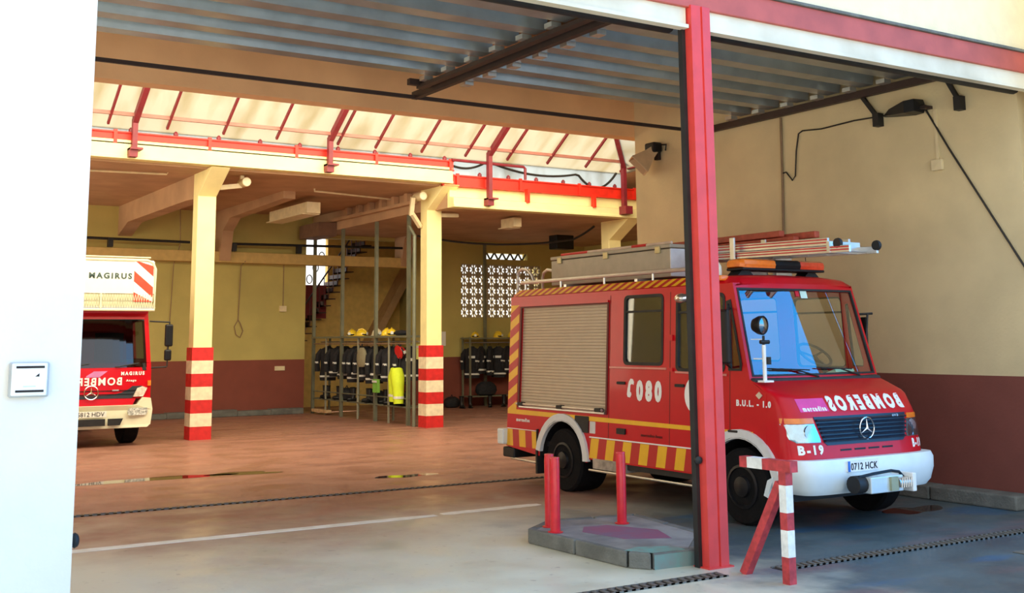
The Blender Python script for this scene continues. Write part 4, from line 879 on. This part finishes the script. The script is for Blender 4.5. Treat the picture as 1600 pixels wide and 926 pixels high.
# drains and grates
gm_ = mat('drain_iron', (.17, .16, .14), .6, .3)
def grate(x0, x1, y, w, label, n):
    mb = MB(); mb.box(x0, x1, y-w/2, y-w/2+.015, .001, .012); mb.box(x0, x1, y+w/2-.015, y+w/2, .001, .012)
    for i in range(n): x = x0+(x1-x0)*(i+.5)/n; mb.hexa([(x-.02, y-w/2, .001), (x+.02, y-w/2, .001), (x+.05, y+w/2, .001), (x+.01, y+w/2, .001)], [(x-.02, y-w/2, .012), (x+.02, y-w/2, .012), (x+.05, y+w/2, .012), (x+.01, y+w/2, .012)])
    d = MB().box(x0, x1, y-w*.4, y+w*.4, .0005, .003)
    t = thing('drain_grate', label, 'drain', ((x0+x1)/2, y, 0)); mb.build('grate_bars', gm_, t); d.build('channel', black, t); return t
grate(-1, 13, 14.15, .10, 'long narrow drain grate crossing the hall behind the van', 150)
grate(7.5, 12.3, 7.45, .16, 'drain grate in the ground right of the striped barrier', 62)
grate(3.5, 6.95, 7.55, .16, 'drain grate at the bottom edge in front of the island', 42)
tag(MB().box(9.9, 10.35, 6.45, 6.8, .001, .008).build('manhole_cover', gm_, bevel=.003), 'dark iron cover in the ground at the lower right', 'manhole cover')
wl = mat('white_line_paint', (.95, .95, .90), .5, col2=(.80, .78, .68), scale=6)
for nm, x0, x1, y0, y1, lb__ in (('a', 1.5, 6.52, 11.82, 11.86, 'longer white line painted across the left bay floor'), ('b', 6.62, 8.0, 11.90, 11.92, 'shorter white line painted on the floor by the bollards')):
    w_ = .085; n = 12; q = [(lerp(x0, x1, i/n), lerp(y0, y1, i/n)-w_*(1 if 0 < i < n else .6)*(1+.12*math.sin(i*2.3))) for i in range(n+1)]+[(lerp(x0, x1, i/n), lerp(y0, y1, i/n)+w_*(1 if 0 < i < n else .6)) for i in range(n, -1, -1)]
    tag(MB().prism(q, 2, .0006, .003).build('painted_line', wl), lb__, 'floor marking')
pud = bpy.data.materials.new('wet_puddle'); pud.use_nodes = True; pb = pud.node_tree.nodes['Principled BSDF']; pb.inputs['Base Color'].default_value = (.05, .018, .012, 1); pb.inputs['Roughness'].default_value = .03
def puddle(cx, cy, rx, ry, label, ang=0, seed=1):
    r = random.Random(seed); ph = [r.uniform(0, 6) for _ in range(4)]; q = []
    for i in range(40):
        a = 2*PI*i/40; k = 1+.25*math.sin(2*a+ph[0])+.15*math.sin(3*a+ph[1])+.1*math.sin(5*a+ph[2]); x, y = rx*k*math.cos(a), ry*k*math.sin(a); q.append((cx+x*math.cos(ang)-y*math.sin(ang), cy+x*math.sin(ang)+y*math.cos(ang)))
    tag(MB().prism(q, 2, .0004, .002).build('puddle', pud), label, 'puddle', 'puddles on the hall floor')

puddle(4.75, 17.3, .95, .26, 'long wet puddle on the hall floor in front of the ladder truck', .0, 3)
puddle(6.1, 17.25, .55, .2, 'narrow wet puddle in front of the left striped pillar', -.05, 5)
puddle(8.0, 15.5, .42, .18, 'small wet puddle on the floor between the two striped pillars', .0, 7)
puddle(11.35, 9.05, .42, .22, 'dark wet patch on the ground by the right kerb ahead of the van', .2, 9)
# ================================================================== COAT RACKS
def rack_jacket(seed, name='turnout_jacket'):
    r = random.Random(seed); t = bpy.data.objects.new(name, None); C.objects.link(t)
    W, D, H = r.uniform(.22, .27), r.uniform(.09, .13), r.uniform(.82, 1.0); R = []
    for z, w, d in ((0, .06, .05), (-.04, .10, .07), (-.09, W*.95, D*.8), (-.25, W, D), (-.55, W*.93, D*1.05), (-H+.1, W*1.02, D*1.1), (-H, W*1.0, D*1.05)):
        R.append([(w*math.copysign(abs(math.cos(a))**.8, math.cos(a))+r.uniform(-.008, .008), d*math.copysign(abs(math.sin(a))**.8, math.sin(a)), z) for a in [2*PI*i/16 for i in range(16)]])
    mb = MB().ring(R)
    for s in (-1, 1):
        mb.tube([(s*(W-.05), 0, -.10), (s*(W+.05), .01, -.25), (s*(W+.075), .03, -.48), (s*(W+.06), .05, -.70)], [.055, .07, .06, .062], 8, flat=1.15)
    mb.build('coat_body', cloth, t, world=False, smooth=True)
    def band(z, w, d, h=.05):
        return MB().ring([[(w*1.02*math.copysign(abs(math.cos(a))**.8, math.cos(a)), d*1.05*math.copysign(abs(math.sin(a))**.8, math.sin(a)), zz) for a in [2*PI*i/16 for i in range(16)]] for zz in (z-h/2, z+h/2)], False)
    band(-H+.12, W*1.02, D*1.1).build('hem_tape', silver_t, t, world=False)
    MB().box(-.10, .10, -D*1.0-.012, -D*1.0+.0, -.36, -.29).build('chest_patch', silver_t, t, world=False)
    for s in (-1, 1): MB().tube([(s*(W+.076), .028, -.42), (s*(W+.074), .035, -.47)], .068, 8, caps=False).build('sleeve_tape', silver_t, t, world=False)
    MB().tube([(-.20, 0, -.10), (0, 0, .0), (.20, 0, -.10)], .008, 6).tube([(0, 0, .0), (0, 0, .06), (.02, 0, .09), (0, 0, .115), (-.02, 0, .09)], .005, 5).build('hanger', steel_dk, t, world=False)
    return t
def helmet(m, name='fire_helmet'):
    t = bpy.data.objects.new(name, None); C.objects.link(t)
    MB().ell((0, 0, .05), (.13, .16, .15), 18, 7, -.25, 1.).build('shell', m, t, world=False, smooth=True)
    MB().lathe([(.125, .03), (.165, .015), (.17, .022), (.13, .045)], (0, 0, 0), seg=20).build('brim', m, t, world=False, smooth=True)
    MB().tube([(0, -.155, .08), (0, -.12, .16), (0, -.03, .21), (0, .08, .19), (0, .15, .09)], .016, 6).build('crest', m, t, world=False, smooth=True)
    MB().ell((0, -.04, .06), (.118, .135, .07), 14, 4, -.6, .2).build('visor', blackpl, t, world=False, smooth=True)
    MB().box(-.035, .035, -.178, -.168, .05, .12).build('front_badge', silver_t, t, world=False)
    return t
def boot(name='rubber_boot'):
    t = bpy.data.objects.new(name, None); C.objects.link(t)
    R = [[(.055*k*math.cos(a), y+.06*k*math.sin(a), z) for a in [2*PI*i/12 for i in range(12)]] for z, k, y in ((.34, 1.2, .0), (.2, 1.05, .0), (.11, 1., -.01), (.07, 1.05, -.03))]
    mb = MB().ring(R); mb.ring([[(.052*k*math.cos(a), y, .055+.05*k*math.sin(a)) for a in [2*PI*i/12 for i in range(12)]] for y, k in ((.07, .7), (.0, 1.05), (-.09, .95), (-.15, .75), (-.185, .4))])
    mb.build('boot_upper', boot_m, t, world=False, smooth=True)
    MB().prism([(-.05, .07), (.05, .07), (.058, -.12), (.03, -.19), (-.03, -.19), (-.058, -.12)], 2, 0, .022).build('sole', tyre, t, world=False)
    MB().tube([(.066*math.cos(a), .072*math.sin(a), .345) for a in [2*PI*i/12 for i in range(13)]], .008, 5).build('cuff', tyre, t, world=False)
    return t
RX = 12.95
rk = thing('coat_rack', 'long grey-green steel coat rack with floor to ceiling poles beside the right striped pillar', 'coat rack', (RX, 27.5, 0))
for y in (30.4, 28.45, 26.35, 24.55): MB().box(12.70, 12.78, y-.04, y+.04, 0, 5.05).build('tall_pole', greenst, rk)
for y in (30.4, 28.45, 26.35, 24.55): MB().box(13.22, 13.27, y-.025, y+.025, 0, 2.1).build('rear_leg', greenst, rk)
for y in (29.5, 27.4, 25.6): MB().box(12.72, 12.76, y-.02, y+.02, 0, 2.1).build('front_leg', mat('light_leg_%d' % int(y), (.42, .42, .32), .5, .3), rk)
MB().box(12.68, 13.30, 24.5, 30.45, 2.08, 2.13).build('top_shelf', greenst, rk)
MB().tube([(RX+.05, 24.5, 1.98), (RX+.05, 30.45, 1.98)], .018, 8).build('hanging_rod', alu, rk)
MB().tube([(12.74, 24.5, 1.93), (12.74, 30.45, 1.93)], .016, 8).build('front_rod', mat('brownish_rod', (.35, .22, .15), .5, .3), rk)
MB().box(12.72, 13.25, 24.5, 30.45, .40, .43).build('bench_shelf', greenst, rk)
MB().tube([(12.74, 24.5, .62), (12.74, 30.4, .62)], .016, 8).build('lower_rod', greenst, rk)
jl = ['hanging nearest the back wall', 'second from the back wall', 'third from the back wall', 'left of the white collared one', 'in the middle of the rack', 'right of the middle pole', 'under the yellow helmets', 'beside the khaki bag', 'above the green cloth', 'behind the red helmet', 'last before the striped pillar']
protos = [rack_jacket(s) for s in (1, 2, 3)]
ys = [29.95, 29.2, 28.75, 28.1, 27.75, 27.4, 26.95, 26.6, 26.05, 25.65, 25.0]
for i, y in enumerate(ys):
    pz = protos[i % 3]; lb__ = 'black fire coat with pale tape on the long rack, '+jl[i]; rz = random.uniform(-.45, .25)
    if i < 3: pz.location = (RX+.05, y, 1.87); pz.rotation_euler = (0, 0, rz); tag(pz, lb__, 'coat', 'black fire coats on the long rack')
    else: dup(pz, (RX+.05, y, 1.87), rz, lb__, 'black fire coats on the long rack')
# second rack by the back wall
rk2 = thing('coat_rack', 'shorter dark coat rack against the back wall under the pierced block window', 'coat rack', (18.9, 30.2, 0))
for x in (17.65, 20.4): 
    for y in (29.95, 30.4): MB().box(x-.025, x+.025, y-.025, y+.025, 0, 2.1).build('rack_leg', greenst, rk2)
MB().box(18.42, 18.50, 30.36, 30.44, 0, 5.0).build('tall_pole', greenst, rk2)
MB().box(17.6, 20.45, 29.9, 30.45, 2.04, 2.08).build('top_shelf', greenst, rk2); MB().tube([(17.6, 30.17, 1.93), (20.45, 30.17, 1.93)], .018, 8).build('hanging_rod', alu, rk2); MB().box(17.6, 20.45, 29.9, 30.45, .30, .33).build('bench_shelf', greenst, rk2)
for i in range(7):
    dup(protos[i % 3], (17.85+i*.32, 30.17, 1.82), random.uniform(.55, 1.1)*(1 if i % 3 else -1), 'black fire coat on the rack under the block window, '+['leftmost', 'second from left', 'third from left', 'in front of the tall pole', 'just left of the van corner', 'partly behind the van', 'last behind the van'][i], 'black fire coats on the back wall rack')
# helmets
hy = helmet(helm_y); hy.location = (RX, 28.25, 2.115); hy.rotation_euler = (0, 0, -.9); tag(hy, 'yellow fire helmet, leftmost on the long rack shelf', 'helmet', 'yellow helmets on the racks')
for (x, y, z, rz, lb__) in ((RX-.05, 27.55, 2.115, .6, 'yellow fire helmet, second from the left on the long rack shelf'), (RX, 26.15, 2.115, 2.2, 'yellow fire helmet right of the thick pole on the long rack shelf'), (RX-.05, 25.78, 2.115, -.4, 'yellow fire helmet, rightmost on the long rack shelf'),
        (17.95, 30.15, 2.065, -.5, 'yellow fire helmet at the left end of the back wall rack'), (18.75, 30.1, 2.065, .3, 'yellow fire helmet right of the pole on the back wall rack'), (19.35, 30.2, 2.065, 1.4, 'yellow fire helmet near the van corner on the back wall rack'), (19.9, 30.15, 2.065, .0, 'yellow fire helmet behind the van corner on the back wall rack')):
    dup(hy, (x, y, z), rz, lb__)
hr_ = helmet(helm_r); hr_.location = (12.66, 24.95, 1.72); hr_.rotation_euler = (.3, 1.3, .4); tag(hr_, 'red fire helmet hanging at the right end of the long rack', 'helmet')
tag(MB().ell((12.92, 25.25, 2.19), (.18, .3, .08), 12, 6).build('folded_hood', cloth, smooth=True), 'black folded cloth on the right end of the long rack shelf', 'cloth')
hw_ = helmet(mat('cream_helmet_shell', (.80, .72, .50), .35)); hw_.location = (RX, 26.72, 2.115); tag(hw_, 'cream fire helmet beside the thick pole on the long rack shelf', 'helmet')
# bags and cloth
def bag(name, m, c, r, label, cat='bag', strap=True):
    t = thing(name, label, cat, c); R = []
    for z, k in ((-1, .55), (-.8, .85), (-.3, 1.0), (.2, .95), (.6, .75), (.9, .4)): R.append([(c[0]+r[0]*k*math.copysign(abs(math.cos(a))**.8, math.cos(a)), c[1]+r[1]*k*math.copysign(abs(math.sin(a))**.8, math.sin(a)), c[2]+r[2]*z) for a in [2*PI*i/14 for i in range(14)]])
    MB().ring(R).build('bag_body', m, t, smooth=True)
    if strap: MB().tube([(c[0], c[1]-r[1]*.5, c[2]+r[2]*.6), (c[0], c[1], c[2]+r[2]*1.25), (c[0], c[1]+r[1]*.5, c[2]+r[2]*.6)], .012, 5).build('handle', cloth, t)
    return t
bag('round_bag', khaki, (12.66, 27.0, 1.60), (.08, .26, .26), 'round khaki bag hanging on the front of the long rack')
def cloth_hang(name, m, x, y0, y1, z0, z1, label, cat, seed):
    r = random.Random(seed); n = 10; R = []
    for j in range(7):
        z = lerp(z1, z0, j/6); k = 1+.10*j/6; R.append([(x+.03*math.sin(i*1.9+seed)+(.0 if side else -.02), lerp(y0, y1, i/n)*1.0+(lerp(y0, y1, i/n)-(y0+y1)/2)*(k-1), z) for side in (0, 1) for i in (range(n+1) if side == 0 else range(n, -1, -1))])
    t = thing(name, label, cat, (x, (y0+y1)/2, z0)); MB().ring(R).build('draped_cloth', m, t, smooth=True)
    MB().box(x-.055, x-.045, y0+.02, y1-.02, lerp(z0, z1, .75), lerp(z0, z1, .75)+.05).build('pale_tape', silver_t, t); return t
t = thing('lime_trousers', 'bright lime work trousers hanging at the right end of the long rack', 'trousers', (12.62, 25, .5))
MB().tube([(12.64, 24.98, 1.30), (12.63, 24.90, 1.12), (12.62, 24.84, .85), (12.62, 24.82, .50)], [.15, .17, .14, .12], 12).build('trouser_leg', hivis, t, smooth=True); MB().tube([(12.66, 25.02, 1.30), (12.66, 25.10, 1.12), (12.66, 25.14, .85), (12.66, 25.15, .54)], [.15, .17, .14, .12], 12).build('trouser_leg', hivis, t, smooth=True)
MB().tube([(12.62, 24.82, .62), (12.62, 24.82, .68)], .135, 12).build('pale_tape', silver_t, t); MB().tube([(12.66, 25.15, .66), (12.66, 25.15, .72)], .135, 12).build('pale_tape', silver_t, t)
MB().tube([(12.70, 24.95, 1.28), (12.74, 24.95, 1.92)], .02, 6).tube([(12.70, 25.08, 1.28), (12.74, 25.06, 1.92)], .02, 6).build('braces', cloth, t)
cloth_hang('lime_jacket', mat('pale_lime_fabric', (.80, .85, .30), .7), 13.12, 24.62, 25.2, 1.55, 1.92, 'pale lime jacket hanging behind the red helmet', 'jacket', 6)
cloth_hang('green_cloth', mat('green_fabric', (.16, .36, .04), .8), 12.66, 26.0, 26.3, .72, 1.05, 'green cloth hanging below the taped black coats', 'cloth', 8)
bt = boot(); bt.location = (12.9, 29.9, .43); bt.rotation_euler = (0, 0, -1.2); tag(bt, 'black rubber boot on the long rack bench, nearest the back wall', 'boot', 'black boots under the racks')
words_ = ['second', 'third', 'fourth', 'fifth', 'sixth', 'seventh', 'eighth', 'ninth', 'tenth', 'eleventh']
k = 0
for i, y in enumerate((29.6, 29.1, 28.75, 28.2, 27.9, 27.2, 26.9, 26.2, 25.7, 25.0)):
    dup(bt, (12.86+.1*(i % 2), y, .43), -1.2-.4*(i % 3), 'black rubber boot on the long rack bench, %s from the back wall' % words_[i])
for i, x in enumerate((17.2, 17.5, 18.2, 18.7, 19.2)):
    dup(bt, (x, 29.7, .0), -.3*i, 'black rubber boot on the floor under the back wall rack, %s from the left' % ['first', 'second', 'third', 'fourth', 'fifth'][i])
bag('kit_bag', cloth, (12.95, 28.55, .60), (.2, .3, .17), 'black kit bag on the long rack bench near its left end'); bag('kit_bag', cloth, (12.95, 26.6, .60), (.2, .28, .16), 'black kit bag on the middle of the long rack bench'); bag('kit_bag', cloth, (12.95, 25.35, .59), (.2, .24, .16), 'black kit bag on the long rack bench, right end')
bag('kit_bag', cloth, (18.3, 30.1, .55), (.36, .2, .22), 'black kit bag on the back wall rack bench'); bag('kit_bag', cloth, (17.15, 30.2, .17), (.26, .2, .17), 'black kit bag on the floor left of the back wall rack')
tag(MB().box(12.62, 12.80, 29.2, 30.2, .06, .14).build('wooden_board', mat('pale_wood', (.62, .42, .22), .7, var=.2, scale=10), bevel=.01), 'pale wooden board on the floor under the rack beside the opening', 'board')
# ================================================================== WALL AND CEILING FITTINGS
tag(MB().tube([(-1, 30.1, 4.72), (9.0, 30.1, 4.66)], .035, 8).tube([(9.9, 30.1, 4.66), (15.8, 30.1, 4.74)], .035, 8).build('black_pipe', black), 'black pipe running along above the ledge of the back wall', 'pipe')
for i, x in enumerate((6.9, 9.2, 10.2, 12.1)): tag(MB().box(x-.04, x+.08, 30.02, 30.2, 4.46, 4.68).build('pipe_bracket', black), 'small black bracket of the back wall pipe, '+['above the ladder truck cage', 'just left of the left pillar', 'just right of the left pillar', 'by the stair opening'][i], 'bracket', 'brackets of the back wall pipe')
def wire(name, pts, label, r=.012, m=None, cat='cable'): return tag(MB().tube(pts, r, 6).build(name, m or conduit), label, cat)
wire('wall_cable', [(8.72, 30.12, 5.55), (8.75, 30.12, 4.6), (8.70, 30.5, 4.1), (8.66, 30.55, 2.5), (8.6, 30.55, 1.6)], 'thin dark cable dropping down the back wall left of the left pillar')
wire('looped_rope', [(10.58, 30.15, 4.2), (10.58, 30.5, 4.1), (10.55, 30.55, 2.6), (10.45, 30.55, 2.42), (10.50, 30.55, 2.2), (10.62, 30.55, 2.12), (10.70, 30.55, 2.3), (10.62, 30.55, 2.5), (10.54, 30.55, 2.62)], 'thin rope with a loop hanging on the back wall', .014, cat='rope')
t = thing('wall_switch', 'small switch box with a cable on the back wall beside the stair opening', 'switch', (11.85, 30.55, 2.9))
MB().box(11.76, 11.95, 30.52, 30.6, 2.84, 3.0).build('switch_box', pvc, t); MB().tube([(11.86, 30.56, 3.0), (11.86, 30.56, 4.16)], .012, 6).build('switch_cable', conduit, t)
tag(MB().box(11.66, 11.95, 30.56, 30.6, 1.2, 1.32).build('wall_socket', pvc), 'small cream socket on the red-brown part of the back wall', 'socket')
tag(MB().box(17.0, 17.14, 30.55, 30.6, 1.84, 2.27).build('wall_notice', white), 'white notice on the back wall right of the striped pillar', 'notice')
wire('ceiling_conduit', [(3.0, 24.45, 5.54), (6.6, 23.9, 5.54), (6.62, 23.9, 5.58)], 'cream conduit on the gallery ceiling above the ladder truck', .022, pvc, 'conduit')
wire('ceiling_conduit', [(10.35, 24.8, 5.58), (10.35, 24.8, 5.52), (12.7, 25.35, 5.52)], 'cream conduit on the gallery ceiling between the two striped pillars', .022, pvc, 'conduit')
def ceil_box(x0, x1, y0, y1, z0, z1, label):
    t = thing('ceiling_box', label, 'box', ((x0+x1)/2, (y0+y1)/2, z0)); MB().box(x0, x1, y0, y1, z0, z1).build('box_body', pvc, t, bevel=.01); MB().box(x0-.08, x1+.02, y0+.1, y1, z0-.02, z0).build('tray', pvc, t); return t
ceil_box(10.66, 11.02, 26.0, 28.6, 5.14, 5.42, 'cream long box under the gallery ceiling between the striped pillars')
ceil_box(15.18, 15.42, 23.6, 24.2, 4.80, 5.03, 'cream square box under the lower gallery ceiling right of the right pillar')
def spot_cam(x, z, label):
    t = thing('cylinder_lamp', label, 'lamp', (x, 23.5, z), 'cream cylinder lamps on the pillars')
    MB().lathe([(.085, 0), (.10, .01), (.10, .38), (.07, .42)], (x, 23.35, z), (0, 1, 0), 18).build('lamp_housing', pvc, t, smooth=True); MB().lathe([(.085, 0), (.02, -.005)], (x, 23.35, z), (0, 1, 0), 18).build('lamp_face', mat('lamp_face_%d' % int(x), (.92, .85, .60), .4), t)
    return t
t = spot_cam(8.18, 5.42, 'cream cylinder lamp on an arm right of the left pillar top'); MB().bar((8.15, 23.6, 5.36), (7.55, 23.75, 5.28), .08, .10).bar((8.15, 23.6, 5.6), (8.15, 23.6, 5.40), .08, .08).build('lamp_arm', pvc, t)
t = spot_cam(12.50, 5.38, 'cream cylinder lamp left of the right pillar top'); MB().bar((12.35, 23.6, 5.36), (12.38, 23.75, 4.95), .10, .10).bar((12.38, 23.7, 4.98), (12.68, 23.85, 4.70), .09, .09).build('lamp_arm', pvc, t)
tag(MB().bar((13.12, 23.7, 4.98), (13.62, 23.65, 5.0), .09, .10).build('pillar_arm', pvc, bevel=.02), 'short cream arm sticking out right of the right striped pillar', 'bracket')
tag(MB().tube([(12.66, 24.1, .0), (12.66, 24.1, 4.5), (12.5, 24.1, 4.75)], .045, 8).build('drain_pipe', greenst), 'dark downpipe running up the left side of the right striped pillar', 'pipe')
wire('sagging_cable', catenary((14.0, 26.5, 4.75), (18.0, 25.0, 4.70), .18)+catenary((18.0, 24.9, 4.72), (18.05, 24.1, 4.98), .02, 6), 'black cable sagging below the gallery ceiling right of the right pillar', .03, cable)
tag(MB().box(18.3, 18.9, 26.2, 26.6, 4.55, 4.95).build('ceiling_unit', blackpl, bevel=.02), 'dark box hanging under the gallery ceiling beside the third pillar', 'box')
tb = MB(); [tb.bar((12.0, y, 5.47), (12.78, y, 5.47), .12, .14) for y in ()]
t = thing('beam_rail', 'brown ladder-like rack fixed along the beam beside the right pillar', 'cable rack', (12.55, 27, 5.2))
MB().box(12.60, 12.74, 24.1, 30.3, 5.28, 5.36).build('rail_bar', soffit, t)
for y in (24.4, 25.1, 25.8, 26.5, 27.2, 27.9): MB().box(12.60, 12.74, y, y+.16, 5.36, 5.57).build('rail_spacer', soffit, t)
tag(MB().box(12.2, 12.74, 28.9, 30.3, 4.88, 5.26).build('beam_casing', mat('brown_casing', (.20, .11, .07), .7), bevel=.01), 'dark brown casing under the beam at the back, over the rack poles', 'casing')
# stair behind the opening
st = thing('back_stair', 'dark open stair climbing right behind the wall opening', 'staircase', (14.5, 32.4, 0))
for i in range(17):
    x = 12.75+.15*i; z = 1.62+.21*i
    MB().box(x-.02, x+.24, 32.2, 33.15, z-.03, z).box(x-.02, x+.0, 32.2, 33.15, z-.03, z+.12).build('tread', steel_dk, st)
    MB().box(x, x+.02, 32.2, 32.22, z, z+.85).build('baluster', mat('stair_rail_maroon', (.10, .02, .025), .5) if i == 0 else bpy.data.materials['stair_rail_maroon'], st)
MB().bar((12.75, 32.21, 2.47), (15.2, 32.21, 5.9), .04, .04).build('stair_handrail', steel_dk, st)
MB().prism([(12.4, 1.0), (12.9, 1.6), (15.4, 5.1), (15.4, 4.85), (12.9, 1.35), (12.5, .8)], 1, 33.1, 33.18).build('stair_stringer', mat('stair_side_pale', (.62, .46, .24), .7), st)
MB().prism([(15.3, 1.5), (15.55, 1.5), (17.9, 5.55), (17.6, 5.55)], 1, 32.6, 33.2).build('upper_flight_soffit', mat('brown_flight', (.50, .32, .16), .8), st)
sc_ = MB()
for i in range(3): sc_.tube([(13.55+i*.2+.09*math.cos(a), 32.75, 3.9+i*.36+.13*math.sin(a)) for a in [2*PI*k/14 for k in range(15)]], .018, 5)
tag(sc_.build('scroll_railing', steel_dk), 'dark curled railing above the maroon parapet behind the opening', 'railing')
# right wall of the bay
def rwall(name, pts, label, r=.012, m=cable, cat='cable'): return wire(name, [(12.53, y, z) for y, z in pts], label, r, m, cat)
rwall('wall_conduit', [(11.98, 5.30), (12.0, 4.4), (12.04, 3.2), (12.04, 1.6)], 'dark conduit running down the right wall behind the van roof gear', .02, conduit, 'conduit')
rwall('lamp_cable', [(12.0, 4.45), (11.92, 4.46), (11.80, 4.32), (11.74, 4.38), (11.70, 4.75), (11.64, 5.0), (11.56, 5.03), (11.2, 5.0), (10.6, 5.02), (10.05, 5.0)], 'thin dark cable looping up the right wall to the black floodlight', .011)
rwall('floor_cable', [(9.42, 4.98), (9.1, 4.4), (8.16, 2.81), (7.3, 1.15), (7.25, .02)], 'straight black cable running diagonally down the right wall from the floodlight', .013)
t = thing('wall_floodlight', 'black pointed floodlight fixed high on the right wall', 'floodlight', (12.45, 9.7, 5.0))
MB().ring([[(12.50-d, y, z) for d, z in ((0, z0), (0, z1), (dd, z1-.01), (dd, z0+.01))] for y, z0, z1, dd in ((10.05, 4.97, 4.99, .03), (9.85, 4.94, 5.04, .16), (9.55, 4.91, 5.09, .24), (9.42, 4.92, 5.10, .20), (9.40, 4.97, 5.04, .10))]).build('lamp_body', blackpl, t)
MB().box(12.40, 12.55, 9.32, 9.42, 4.96, 5.0).build('lamp_bracket', steel_dk, t)
t = thing('junction_box', 'small cream junction box with a conduit high on the right wall', 'junction box', (12.5, 9.28, 4.2))
MB().box(12.49, 12.55, 9.2, 9.36, 4.14, 4.28).build('box_body', pvc, t, bevel=.006); MB().box(12.53, 12.55, 9.26, 9.30, 4.28, 4.95).build('box_conduit', pvc, t)
t = thing('corner_floodlight', 'beige floodlight with a black back on the corner where the right wall ends', 'floodlight', (12.45, 14.85, 5.2))
ax = Vector((-.62, .35, -.70)).normalized(); ux = Vector((.5, .8, 0)).normalized(); vx = ax.cross(ux).normalized(); o0 = Vector((12.42, 14.85, 5.20))
hM = MB().ring([[o0+ax*d+ux*a*w+vx*b*w*.75 for a, b in ((-1, -1), (1, -1), (1, 1), (-1, 1))] for w, d in ((.10, -.02), (.13, .10), (.25, .36), (.25, .38), (.23, .38), (.11, .08))], False)
hM.build('flared_housing', mat('beige_lamp_housing', (.62, .44, .26), .5), t); MB().box(12.33, 12.52, 14.72, 14.98, 5.16, 5.34).build('lamp_back', blackpl, t, bevel=.03)
MB().tube([(12.50, 14.75, 5.30), (12.50, 14.60, 5.28), (12.50, 14.62, 5.18)], .015, 6).build('lamp_loop', black, t); MB().box(12.48, 12.55, 14.8, 14.9, 5.05, 5.25).build('wall_bracket', steel_dk, t)
# intercom on the white wall
t = thing('entry_panel', 'small square white entry panel with dark bars on the white front wall', 'entry panel', (1.33, 7.85, 1.77))
MB().box(1.21, 1.45, 7.80, 7.85, 1.66, 1.88).build('panel_back', mat('grey_panel_back', (.45, .46, .46), .4), t, bevel=.01); MB().box(1.22, 1.435, 7.785, 7.802, 1.67, 1.875).build('panel_face', mat('panel_white', (.88, .90, .90), .3), t, bevel=.008)
for z in (1.692, 1.843): MB().box(1.245, 1.415, 7.782, 7.786, z, z+.014).build('dark_bar', blackpl, t)
MB().prism([(1.36, 1.79), (1.385, 1.79), (1.385, 1.81)], 1, 7.782, 7.786).build('panel_mark', blackpl, t)
MB().box(1.29, 1.365, 7.783, 7.786, 1.725, 1.733).build('panel_text', mat('faint_green_grey', (.62, .70, .66), .5), t)
tag(MB().ell((1.68, 7.93, .73), (.03, .05, .05), 12, 8).build('door_stop', black, smooth=True), 'black round stop on the edge of the white wall near the ground', 'door stop')
# added fill lamps: two inside the blank left wall, one under the skylight
def area(name, loc, rot, sx, sy, e, col):
    l = bpy.data.lights.new(name, 'AREA'); l.shape = 'RECTANGLE'; l.size = sx; l.size_y = sy; l.energy = e; l.color = col; o = bpy.data.objects.new(name, l); C.objects.link(o); o.location = loc; o.rotation_euler = rot; return o
area('left_gallery_fill', (-.9, 27, 3.2), (0, -PI/2, 0), 3.0, 6.5, 160, (1, .88, .66))  # lamp added to brighten the gallery; this wall has no window
area('skylight_fill', (8.0, 18.6, 6.9), Vector((0, -.80, .60)).to_track_quat('Z', 'Y').to_euler(), 17., 4., 680, (1, .90, .66))  # extra lamp added below the skylight sheets to lift the gallery
area('left_bay_fill', (-.9, 12, 2.6), (0, -PI/2, 0), 4.0, 6.0, 60, (1, .94, .82))  # added fill for the bay; there is no side door here
